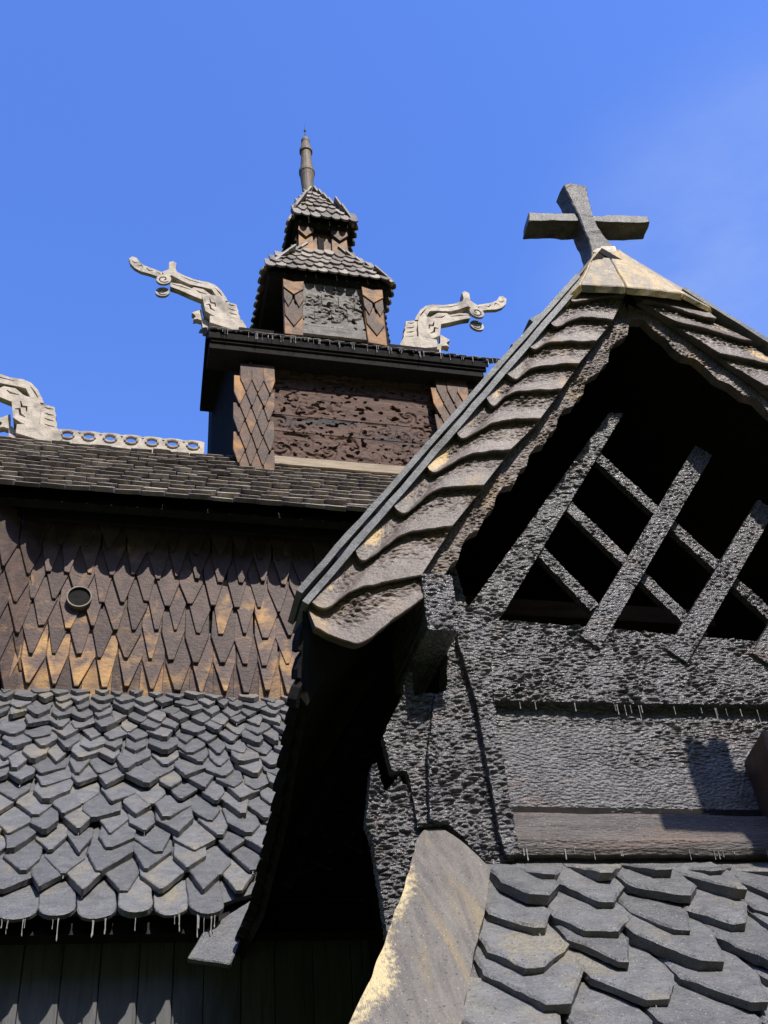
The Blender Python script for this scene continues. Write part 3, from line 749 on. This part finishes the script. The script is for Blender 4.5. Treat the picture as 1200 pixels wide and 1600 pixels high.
for i in range(ne-1):
    for j in range(nsd):
        fs.append((I(0, i, j), I(0, i+1, j), I(0, i+1, j+1), I(0, i, j+1))); fs.append((I(1, i, j), I(1, i, j+1), I(1, i+1, j+1), I(1, i+1, j)))
    fs.append((I(0, i, 0), I(1, i, 0), I(1, i+1, 0), I(0, i+1, 0)))
for j in range(nsd): fs.append((I(0, 0, j), I(0, 0, j+1), I(1, 0, j+1), I(1, 0, j)))
rf.add(vs, fs)
zl = eave[-1].y
rf.prism([(xap, YGf(xap)+.02, zap), (XRE, YGf(XRE)+.02, ZRE), (XRE, 15.7, ZRE-1), (xap, 15.7, zap)], (-.05, 0, -.08))
pr_o = rf.build('porch_roof', M['dark'], porch)
et = MB()                                          # ragged shingle ends along the swept eave and above the verge
for i in range(1, ne-1):
    p = eave[i]; d = (eave[i+1]-eave[i-1]).normalized(); w_ = (eave[i+1]-eave[i]).length*random.uniform(.85, 1.1)
    upv = (Vector((xap, p.y, zap))-p).normalized(); nr_ = d.cross(upv).normalized()
    o_ = -random.uniform(.02, .07)
    et.prism([p-d*w_*.5+upv*.3+nr_*.0, p-d*w_*.45+upv*(o_+.05), p-d*w_*.15+upv*o_, p+d*w_*.2+upv*o_, p+d*w_*.45+upv*(o_+.06), p+d*w_*.5+upv*.3], nr_*(-.09 if nr_.x > 0 else .09))
et.build('eave_shingles', M['dark'], pr_o)
ve = MB(); dL_ = Vector((xap-XE, 0, zap-A.z)).normalized(); nL_ = Vector((-dL_.z, 0, dL_.x))
for (x, y) in ((525, 868), (585, 797), (640, 731), (694, 668), (762, 583), (800, 537), (828, 498), (565, 822), (865, 466)):
    p = G(x+9, y+7); w_ = random.uniform(.22, .34)
    ve = MB(); ve.prism([p-dL_*.02+nL_*.0, p+nL_*.085, p+dL_*w_+nL_*.03, p+dL_*w_-nL_*.02], (0, random.uniform(.4, .7), 0))
    ve.build('verge_shingle', M['strip'], pr_o, bevel=.01, rough=.004)
# rafters under the left slope
for Yr in (7.35, 8.2, 9.1, 10.0):
    rt = MB(); p = min(eave, key=lambda q: abs(q.y-Yr)); rt.beam(p+Vector((.25, 0, .2)), Vector((xap, p.y, zap-.2)), .12, .14)
    rt.build('rafter', M['dark'], pr_o)
# --- bargeboard shingles, left
LED = [[(887, 476), (893, 480), (927, 474), (973, 469)], [(853, 509), (867, 519), (903, 504), (953, 508)], [(820, 546), (832, 554), (857, 543), (927, 541)],
       [(787, 591), (803, 601), (830, 582), (900, 576)], [(755, 628), (768, 643), (797, 622), (873, 616)], [(708, 681), (722, 693), (773, 667), (840, 662)],
       [(662, 735), (677, 746), (730, 718), (793, 711)], [(607, 793), (630, 809), (680, 773), (752, 766)], [(550, 862), (568, 883), (627, 843), (703, 830)],
       [(477, 942), (507, 958), (557, 927), (655, 906)], [(490, 988), (557, 1012), (610, 975), (668, 935)]]
TOP = [(915, 447), (925, 447), (945, 447), (977, 447)]
def curve(pts, Y, n):
    p = [G(x, y) for x, y in pts]; o = []
    for i in range(n+1):
        t = i/n*3; k = min(int(t), 2); f = t-k
        p0, p1, p2, p3 = p[max(k-1, 0)], p[k], p[k+1], p[min(k+2, 3)]
        o.append(.5*((2*p1)+(p2-p0)*f+(2*p0-5*p1+4*p2-p3)*f*f+(3*p1-p0-3*p2+p3)*f**3))
    return o
def barge(LED, TOP, side, seed):
    mb = MB(); n, m = 56, 34
    for i, led in enumerate(LED):
        up_ = curve(TOP if i == 0 else LED[i-1], YG, n); lo = curve(led, YG, n)
        vs, fs = [], []
        fwd_ = .085
        for b in range(m+1):
            t = b/m
            for a in range(n+1):
                tt = -.10+1.10*t
                p = up_[a].lerp(lo[a], tt)
                wq = noise.noise(Vector((p.x*7, 2, p.z*7)))*.6; h, _ = noise.voronoi(Vector((p.x*16+wq, i*2.3+seed, p.z*22+wq)))
                s_ = a/n if side > 0 else a/n
                cm = max(0, min(1, (.80-t)*2.2))*(.25+.75*max(0, min(1, .2+s_*1.4)))*(.6+.8*max(0, noise.noise(Vector((p.x*2.5, seed+i, p.z*2.5)))+.3))
                edge_n = noise.noise(Vector((p.x*9, seed, p.z*9)))*.012
                dsp = -.032*cm*min(1, (h[1]-h[0])*1.6)-noise.noise(Vector((p.x*3, seed+9, p.z*3)))*.007
                vs.append(Vector((p.x, p.y-fwd_*t+dsp, p.z+(edge_n if b == m else 0))))
        W1 = n+1
        wv = {}
        for b in range(m+1):
            for a in range(n+1):
                q = vs[b*W1+a]; s_ = a/n; t = b/m
                wv[b*W1+a] = max(0, min(1, .72-abs(s_-.17)*3.0-abs(t-.66)*1.0+noise.noise(Vector((q.x*2.4, i*1.9+seed, q.z*2.4)))*.75-.12))
        for b in range(m):
            for a in range(n): fs.append((b*W1+a, b*W1+a+1, (b+1)*W1+a+1, (b+1)*W1+a))
        k = len(vs)
        for a in range(n+1): v = vs[m*W1+a]; vs.append(Vector((v.x, v.y+.006, v.z-.010)))
        for a in range(n+1): v = vs[k+a]; vs.append(Vector((v.x, YGf(v.x)+.03, v.z+.02)))
        for a in range(n):
            fs.append((m*W1+a, m*W1+a+1, k+a+1, k+a)); fs.append((k+a, k+a+1, k+W1+a+1, k+W1+a))
        m0 = len(mb.v); mb.add(vs, fs)
        for q, v_ in wv.items(): mb.w[m0+q] = v_
        for a in (0, n):                            # close both ends
            pts = [vs[b*W1+a] for b in range(m+1)]+[vs[k+a], vs[k+W1+a], Vector((vs[a].x, YGf(vs[a].x)+.03, vs[a].z))]
            mb.add(pts, [tuple(range(len(pts)))])
    return mb
bo = barge(LED, TOP, 1, 1.0).build('bargeboard', M['barge'], porch, smooth=False, label='left bargeboard of wavy overlapping tarred shingles')
LEDR = [[(1114, 506), (1085, 500), (1040, 486), (1000, 477)], [(1170, 541), (1135, 534), (1090, 519), (1052, 511)], [(1228, 588), (1200, 578), (1160, 568), (1120, 560)]]
stp = (54, 41, 67, 49)
for k in range(6):
    q = LEDR[-1]; LEDR.append([(q[0][0]+58, q[0][1]+40), (q[1][0]+60, q[1][1]+42), (q[2][0]+64, q[2][1]+46), (q[3][0]+68, q[3][1]+50)])
bo2 = barge(LEDR, [(1072, 459), (1045, 456), (1005, 449), (980, 447)], -1, 7.0).build('bargeboard', M['barge'], porch, label='right bargeboard of wavy overlapping tarred shingles')
# narrow strips along the verge
def strip_board(p0, p1, wpx, Y0, th, nrm_sign, parent, m, wid):
    d = (p1-p0).normalized(); nn_ = Vector((-d.z, 0, d.x))*nrm_sign
    mb = MB(); N_ = 28
    vs, fs = [], []
    for i in range(N_+1):
        p = p0.lerp(p1, i/N_); w1 = wid*(1+.18*noise.noise(p*3)); a = p+nn_*(.006*noise.noise(p*5))
        for q in (a, a+nn_*w1): vs += [Vector((q.x, YGf(q.x)+Y0+.012*noise.noise(q*4), q.z)), Vector((q.x, YGf(q.x)+Y0+th, q.z))]
    for i in range(N_):
        k = i*4; fs += [(k, k+2, k+6, k+4), (k+2, k+3, k+7, k+6), (k+1, k, k+4, k+5), (k+3, k+1, k+5, k+7)]
    fs += [(0, 1, 3, 2), (N_*4, N_*4+2, N_*4+3, N_*4+1)]; mb.add(vs, fs)
    return mb.build('verge_strip', m, parent, bevel=0)
s0, s1 = G(478, 955), G(912, 447)
strip_board(s0, s1, 12, -.10, .5, 1, bo, M['strip'], .062)
s0, s1 = G(470, 937), G(905, 440)
strip_board(s0+Vector((.0, 0, .03)), s1+Vector((0, 0, .03)), 12, -.055, .5, 1, bo, M['strip'], .055)
r0, r1 = G(1060, 462), G(1600, 800)
strip_board(r0, r1, 12, -.10, .5, 1, bo2, M['strip'], .05)
strip_board(r0+Vector((.06, 0, .06)), r1+Vector((.06, 0, .06)), 12, -.04, .5, 1, bo2, M['strip'], .05)
# scalloped inner trim
def trim(top, bot, Y0, th, parent, seed):
    mb = MB(); rough_poly(mb, xz([G(x, y, Y0) for x, y in top+bot[::-1]]), Y0, .012, .020, 24, 32, th, seed=seed, yf=YGf); return mb.build('scalloped_trim', M['barge'], parent)
saw = [(980, 524), (972, 530), (962, 535), (952, 548), (950, 566), (943, 571), (936, 582), (921, 590), (913, 600), (911, 617), (904, 620), (896, 634), (880, 640), (871, 655), (868, 672), (858, 676), (851, 694), (836, 698), (826, 712), (823, 728), (813, 733), (803, 757), (786, 760), (775, 775), (771, 794), (760, 803), (748, 828), (733, 834), (722, 850), (716, 874), (706, 880), (690, 905), (672, 908)]
trim([(972, 462), (930, 520), (870, 605), (790, 712), (700, 835), (655, 905), (650, 925)], [(984, 500)]+saw+[(662, 940)], +.05, .10, bo, 3)
trim([(982, 476), (1050, 505), (1120, 558), (1200, 615), (1330, 720), (1500, 850)],
     [(978, 508), (984, 500), (1005, 500), (1024, 519), (1040, 530), (1052, 545), (1066, 556), (1085, 560), (1100, 572), (1120, 592), (1142, 602), (1162, 618), (1180, 622), (1200, 642), (1240, 675), (1262, 684), (1300, 715), (1320, 724), (1400, 792), (1500, 885)], +.05, .10, bo2, 4)
# --- cap of boards on the peak
cp = MB()
apx = [G(931, 391, +.12), G(949, 394, +.06), G(966, 390, +.12)]
def capboard(poly, vec): cp.prism(poly, vec)
f1, f2_, f3 = G(908, 444, -.17), G(978, 447, -.20), G(1067, 457, -.17)
capboard([apx[0], apx[1], f2_, f1], (0, .05, -.075)); capboard([apx[1]+Vector((.006, 0, 0)), apx[2], f3, f2_+Vector((.008, 0, 0))], (0, .05, -.075))
lb = G(868, 474, +.5); lb2 = G(872, 468, +.05)
capboard([G(930, 393, +.35), apx[0]+Vector((-.006, 0, 0)), f1+Vector((-.012, 0, 0)), G(877, 473, -.06), lb], (.05, .03, -.05))
capboard([apx[2]+Vector((.006, 0, 0)), G(962, 389, +.4), G(1118, 480, +.4), G(1116, 484, -.08), f3+Vector((.01, 0, 0))], (-.04, .03, -.05))
cp.prism([G(925, 395, +.1), G(966, 394, +.1), G(962, 384, +.12), G(928, 384, +.12)], (0, .3, 0))
cpo = cp.build('peak_cap', M['cap'], porch, bevel=.01, rough=.007, rs=4, label='worn grey and yellow cap boards on the gable peak')
# --- gable wall with the triangular opening
def roofz(x): return (A.z+mL*(x-A.x) if x < xap else zap+mR*(x-xap))
xwl = P(712, 985, YW).x; xwr = 2*xap-xwl-.2
zob = P(780, 975, YW).z; olx = P(774, 975, YW).x
oap = P(985, 618, YW); orx = 2*oap.x-olx+.7
zbeam0 = P(800, 1101, YW).z
zl_ = roofz(xwl)-.5
gwb = MB()
gi = lambda x, y: (P(x, y, YW).x, P(x, y, YW).z)
rough_poly(gwb, [(xwl, zbeam0+.5), (xwl, zl_-.1), gi(730, 952), gi(951, 646), gi(974, 646), (olx, zob-.02), (olx+.3, zob-.02), (olx+.3, zob-.14), (olx-.05, zob-.14)], YW, .011, .034, 14, 27, .08, seed=21)
gwo = gwb.build('gable_board', M['crackle'], porch)
bmb = MB(); xb0 = P(762, 1050, YW).x
rough_poly(bmb, xz([P(752, 972, YW), P(780, 974, YW), P(1200, 1008, YW), (xwr, YW, P(1200, 1008, YW).z-.03), (xwr, YW, zbeam0-.02), P(1200, 1105, YW), P(980, 1103, YW), P(770, 1098, YW)]), YW-.045, .010, .034, 13, 38, .10, seed=31)
for x in [random.uniform(xb0, xwr-1) for _ in range(16)]: drip(bmb, (x, YW-.05, zbeam0+.0), random.uniform(.02, .12), random.uniform(.0025, .006))
bmo = bmb.build('lattice_beam', [M['crackle'], M['glint_drip']], porch, label='rough tar blistered beam under the lattice')
pmb = MB()
rough_poly(pmb, xz([P(765, 1085, YW), (xwr, YW, zbeam0+.1), (xwr, YW, P(1200, 1275, YW).z), P(1200, 1275, YW), P(795, 1270, YW)]), YW+.03, .010, .028, 12, 42, .08,
           mask=lambda x, z: max(.06, min(1, .40+1.7*noise.noise(Vector((x*.5, 2, z*3.4))))), seed=41)
pmb.build('lower_panel', M['crackle'], porch, label='smoother lower panel with reddish bare streaks')
# sloping sill board
sl1 = [P(800, 1268, YW), P(1200, 1275, YW)]; xs0 = P(788, 1275, YW).x
zs1 = P(1000, 1272, YW).z; zs2 = P(1000, 1318, YW-.15).z
slm = MB(); n = 90
vs, fs = [], []
prof = [(YW+.02, zs1), (YW-.04, zs1-.02), (YW-.10, zs1+(zs2-zs1)*.5), (YW-.145, zs2+.05), (YW-.17, zs2+.02), (YW-.17, zs2-.04), (YW-.15, zs2-.085), (YW-.02, zs2-.10)]
for i in range(n+1):
    x = xs0+(xwr-xs0)*i/n
    for (y, z) in prof:
        q = Vector((x*3, y*6, z*6)); vs.append(Vector((x, y+noise.noise(q)*.012, z+noise.noise(q+Vector((5, 0, 0)))*.014+.003*math.sin(x*40)*(z < zs2))))
k = len(prof)
for i in range(n):
    for j in range(k-1): fs.append((i*k+j, (i+1)*k+j, (i+1)*k+j+1, i*k+j+1))
fs.append(tuple(range(k))); slm.add(vs, fs)
for x in [random.uniform(xs0, xwr-1) for _ in range(18)]: drip(slm, (x, YW-.16, zs2-.06), random.uniform(.015, .08), random.uniform(.0025, .006))
slo = slm.build('sill_board', [M['sill'], M['glint_drip']], porch)
# lattice bars
def bar(a, b, w, Y0, th, seed):
    a, b = P(*a, Y0), P(*b, Y0); d = (b-a).normalized(); nn_ = Vector((-d.z, 0, d.x))*w/2
    mb = MB(); rough_poly(mb, xz([a-nn_, b-nn_, b+nn_, a+nn_]), Y0, .010, .024, 24, 24, th, seed=seed); mb.build('lattice_bar', M['crackle'], porch)
def ext(a, b, s0, s1): return (a[0]-(b[0]-a[0])*s0, a[1]-(b[1]-a[1])*s0), (b[0]+(b[0]-a[0])*s1, b[1]+(b[1]-a[1])*s1)
up_dirs = [((922, 1003), (1075, 745)), ((1058, 1025), (1178, 822)), ((1190, 1030), (1290, 860)), ((1320, 1040), (1400, 905))]
for i, (a, b) in enumerate(up_dirs): bar(*ext(a, b, .0, (.16, .16, .3, .3)[i]),   .20, YW-.075, .09, 50+i)
dn = [((845, 862), (925, 945)), ((890, 792), (1090, 985)), ((938, 718), (1200, 958))]
for i, (a, b) in enumerate(dn): bar(*ext(a, b, .06, .05), .125, YW+.03, .07, 60+i)
# corner post boards, left
def tarboard(name, pts, Y0, th, seed, amp=.040, m='crackle', sx=15, sz=30):
    mb = MB(); rough_poly(mb, xz([P(x, y, Y0) for x, y in pts]), Y0, .011, amp, sx, sz, th, seed=seed); return mb.build(name, M[m], porch)
tarboard('corner_post', [(700, 940), (722, 940), (738, 985), (772, 1100), (790, 1215), (807, 1332), (802, 1346), (764, 1352), (702, 1288), (672, 1280), (668, 1180), (680, 1085), (698, 1080)], YW-.12, .24, 71)
tarboard('corner_post', [(770, 1098), (765, 980), (748, 960), (715, 955), (715, 1000), (745, 1100), (780, 1300), (790, 1335), (812, 1335)], YW-.19, .14, 76, amp=.03)
tarboard('wing_board', [(633, 1052), (643, 1050), (647, 1088), (668, 1083), (690, 1086), (702, 1180), (700, 1290), (652, 1292), (646, 1250), (636, 1205), (612, 1205), (599, 1150), (612, 1120), (630, 1085)], YW-.06, .10, 72)
tarboard('wing_board', [(580, 1198), (587, 1192), (594, 1215), (600, 1240), (622, 1215), (650, 1250), (660, 1330), (645, 1400), (615, 1475), (606, 1470), (596, 1400), (583, 1320), (572, 1285)], YW-.02, .10, 73)
pk = P(668, 985, 1)
# purlin end under the left barge
YPU = G(690, 985).y-.07
zpe = P(690, 985, YPU).z; zpt = P(690, 930, YPU).z+.2
px0, px1 = P(665, 960, YPU).x, P(714, 960, YPU).x
pu = MB(); rough_poly(pu, [(px0, zpe), (px1, zpe), (px1, zpt), (px0, zpt)], YPU, .011, .030, 20, 24, YW+.6-YPU, seed=81)
pu.build('purlin_end', M['crackle'], porch)
# --- bracket standing out at the right corner; an added unseen post casts the panel shadow
brk = MB()
xk = P(1172, 1200, YW-.02).x
zk0, zk1 = P(1172, 1290, YW).z, P(1172, 1190, YW).z
brk.prism([(xk, YW+.05, zk0-.2), (xk, YW+.05, zk1+.02), (xk, YW-.34, zk1+.14), (xk, YW-.36, zk0+.30), (xk, YW-.12, zk0-.05)], (.22, 0, 0))
brk.build('corner_bracket', M['orange'], porch, bevel=.015, rough=.006, label='brown wooden bracket at the right corner')
bk2 = MB(); bk2.box((xk-.02, YW-.32, zk0-.12), (xk+.5, YW-.22, zk0+.0)); bk2.build('corner_bracket', M['dark'], porch, bevel=.01)
def sunpt(px, py, y0): return P(px, py, y0)+to_sun*((y0-4.4)/-to_sun.y)
al_, ar_ = sunpt(1032, 1283, YW-.1), sunpt(1172, 1268, YW-.1); az0, az1 = sunpt(1100, 1302, YW-.1).z, sunpt(1100, 1276, YW-.1).z
bl_, br_, bt_ = sunpt(1092, 1225, YW).x, sunpt(1158, 1225, YW).x, sunpt(1115, 1181, YW).z
pxl = sunpt(1168, 1330, YW-.1).x
ff = MB(); ff.box((pxl, 4.32, 0), (pxl+.34, 4.62, az1+.25)); ff.box((pxl-.05, 4.27, 0), (pxl+.39, 4.67, .5)); ff.box((pxl-.03, 4.29, az1+.25), (pxl+.37, 4.65, az1+.33))  # unseen post, arm and block, added only to throw the panel shadow
ff.build('shadow_caster_post', M['cross'], porch, bevel=.02, rough=.008)
ff = MB(); ff.prism([(al_.x, 4.36, az0+.03), (al_.x+.05, 4.36, az1), (pxl+.002, 4.36, az1), (pxl+.002, 4.36, az0)], (0, .22, 0)); ff.build('shadow_caster_arm', M['cross'], porch, bevel=.015, rough=.006)
ff = MB(); ff.prism([(bl_, 4.38, az1+.003), (br_, 4.38, az1+.003), (br_-.03, 4.38, bt_), ((bl_+br_)/2, 4.38, bt_+.01), ((bl_+br_)/2-.04, 4.38, bt_-.06), (bl_+.06, 4.38, bt_), (bl_-.04, 4.38, bt_-.02)], (0, .18, 0)); ff.build('shadow_caster_block', M['cross'], porch, bevel=.015, rough=.006)
# --- skirt roof below the gable wall
PSK = R(49); sv = Vector((0, math.cos(PSK), math.sin(PSK))); sn = Vector((1, 0, 0)).cross(sv)
sp0 = Vector((0, YW-.08, zwb-.16))
def on_skirt(px, py, off=0): return PP(px, py, sp0+sn*off, sn)
SL = 3.0; se = sp0-sv*SL
skb = MB(); xk0 = on_skirt(735, 1420).x-.3
skb.prism([on_skirt(735, 1350, -.02), on_skirt(700, 1620, -.02), Vector((on_skirt(700, 1620).x-.1, se.y, se.z))-sn*.02, Vector((7.5, se.y, se.z))-sn*.02, Vector((7.5, sp0.y+.1, sp0.z+.1))-sn*.02, Vector((on_skirt(735, 1350).x, sp0.y+.1, sp0.z+.1))-sn*.02], sn*-.08)
sko = skb.build('skirt_roof', M['dark'], porch)
sks, skd = MB(), MB()
re = [(766, 1352), (762, 1400), (747, 1460), (730, 1540), (718, 1600), (712, 1660)]
rp = [on_skirt(x, y) for x, y in re]
def skx(z):
    for a, b in zip(rp, rp[1:]):
        if b.z <= z <= a.z: return a.x+(b.x-a.x)*(z-a.z)/(b.z-a.z)
    return rp[-1].x if z < rp[-1].z else rp[0].x
O_ = Vector((rp[-1].x-.6, se.y, se.z)); rows = 10
shingles(sks, O_, (1, 0, 0), sv, 7.0-O_.x, rowtable(SL-.25, .66, .45, .43, .32), .38, .4, .074, tip=.47, blunt=.14, jit=1.0, vmax=SL, keep=lambda cx, vv: O_.x+cx > skx((O_+sv*(vv+.2)).z)+.04 and vv < SL-.22, drips=sks, edge=.019)
ul = [on_skirt(x, y) for x, y in re[:5]]
sks.prism([v_-Vector((.06, 0, 0)) for v_ in ul]+[Vector((O_.x+.5, se.y+.25*sv.y, se.z+.25*sv.z)), Vector((7.0, se.y+.25*sv.y, se.z+.25*sv.z)), Vector((7.0, sp0.y, sp0.z))], sn*.066)
sks.build('shingle_covering', [M['grey'], M['glint_drip']], sko, rough=.009, rs=5, label='large thick lead grey shingles')
# verge board sweeping down
le = [(672, 1284), (652, 1310), (640, 1360), (620, 1420), (600, 1478), (578, 1530), (560, 1570), (545, 1602), (525, 1650)]
re2 = [(690, 1290), (766, 1356), (763, 1392), (757, 1430), (747, 1462), (738, 1500), (729, 1545), (719, 1602), (712, 1650)]
NI, NJ = 90, 34
vbm = MB(); a_ = resample([on_skirt(x, y, .20) for x, y in le], NI); b_ = resample([on_skirt(x, y, .20) for x, y in re2[1:]], NI)
vs, fs = [], []; J1 = NJ+1
for i in range(NI+1):
    for j in range(J1):
        p = a_[i].lerp(b_[i], j/NJ); edge_ = .035*math.cos((j/NJ-.5)*math.pi)+noise.noise(p*3)*.014+noise.noise(p*14)*.004
        if j in (0, NJ): p = p+(b_[i]-a_[i]).normalized()*noise.noise(p*6)*.012
        vs.append(p+sn*edge_)
        vbm.w[len(vs)-1] = max(0, min(1, .62-1.5*j/NJ+noise.noise(Vector((p.x*2.6, 8, p.z*1.8)))*.45-max(0, .3-i/NI)*1.6))
NA = len(vs)
for i in range(NI+1): vs.append(a_[i]-sn*.14)
for i in range(NI+1): vs.append(b_[i]-sn*.14)
for i in range(NI):
    for j in range(NJ):
        fs.append((i*J1+j, i*J1+j+1, (i+1)*J1+j+1, (i+1)*J1+j))
    fs.append((i*J1, (i+1)*J1, NA+i+1, NA+i)); fs.append((i*J1+NJ, NA+NI+1+i, NA+NI+2+i, (i+1)*J1+NJ)); fs.append((NA+i, NA+i+1, NA+NI+2+i, NA+NI+1+i))
fs.append(tuple(range(J1))+(NA+NI+1, NA)); fs.append(tuple(NI*J1+j for j in range(NJ, -1, -1))+(NA+NI, NA+2*NI+1))
vbm.add(vs, fs)
vbm.build('verge_board', M['verge'], porch, label='broad curved verge board, tar worn to pale wood along its edge')
tbm = MB(); tbm.box((pxl+.06, 4.60, se.z-.30), (pxl+.28, YW, se.z-.10)); tbm.build('caster_tie_beam', M['dark'], porch, bevel=.015)  # added beam tying the unseen shadow-casting post to the porch
# --- body of the porch below and behind
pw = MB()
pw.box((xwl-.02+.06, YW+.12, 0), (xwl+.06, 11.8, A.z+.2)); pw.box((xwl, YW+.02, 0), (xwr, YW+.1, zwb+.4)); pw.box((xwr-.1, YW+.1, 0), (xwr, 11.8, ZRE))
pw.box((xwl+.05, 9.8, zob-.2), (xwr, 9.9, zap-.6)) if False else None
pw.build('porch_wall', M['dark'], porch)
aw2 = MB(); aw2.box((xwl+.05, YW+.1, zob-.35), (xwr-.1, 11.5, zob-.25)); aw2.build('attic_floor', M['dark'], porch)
tb = MB(); tb.beam((xwl+.5, 9.0, zob+1.1), (xwr-.5, 9.0, zob+1.1), .2, .2); tb.build('collar_beam', M['carved'], porch)
for x in (on_skirt(720, 1600).x+.3, 4.6, 6.8):
    pc = MB(); pc.lathe((x, se.y+.5, 0), [(.16, 0), (.16, .2), (.12, .3), (.12, se.z-.25), (.17, se.z-.15), (.17, se.z+.35)], 14)
    pc.build('porch_column', M['plank'], porch)

# ================================================================== CROSS
ctr = P(919, 341, 7.12)
crs = thing('gable_cross', (P(945, 392, 7.1)), 'tarred wooden cross with flared arms standing on the porch gable peak', 'cross')
def yarm(px): return 7.12-.20*(px-919)/190
am = MB()
fr_ = [(825, 331), (868, 333), (905, 333), (912, 333), (930, 337), (975, 335), (1014, 337), (1016, 347), (975, 348), (935, 347), (928, 347), (905, 346), (868, 345), (825, 345)]
am.prism([P(x, y, yarm(x)-.13) for x, y in fr_], Vector((.03, .27, 0)))
am.build('cross_arm', M['cross'], crs, bevel=.012, rough=.010, rs=5)
pm = MB()
po = [(880, 288), (889, 285), (904, 287), (917, 291), (921, 312), (926, 333), (932, 350), (946, 370), (964, 389), (960, 402), (925, 402), (924, 388), (917, 368), (908, 348), (902, 331), (889, 304)]
pm.prism([P(x, y, 6.97) for x, y in po], Vector((.0, .26, 0)))
pm.build('cross_post', M['cross'], crs, bevel=.012, rough=.010, rs=5)
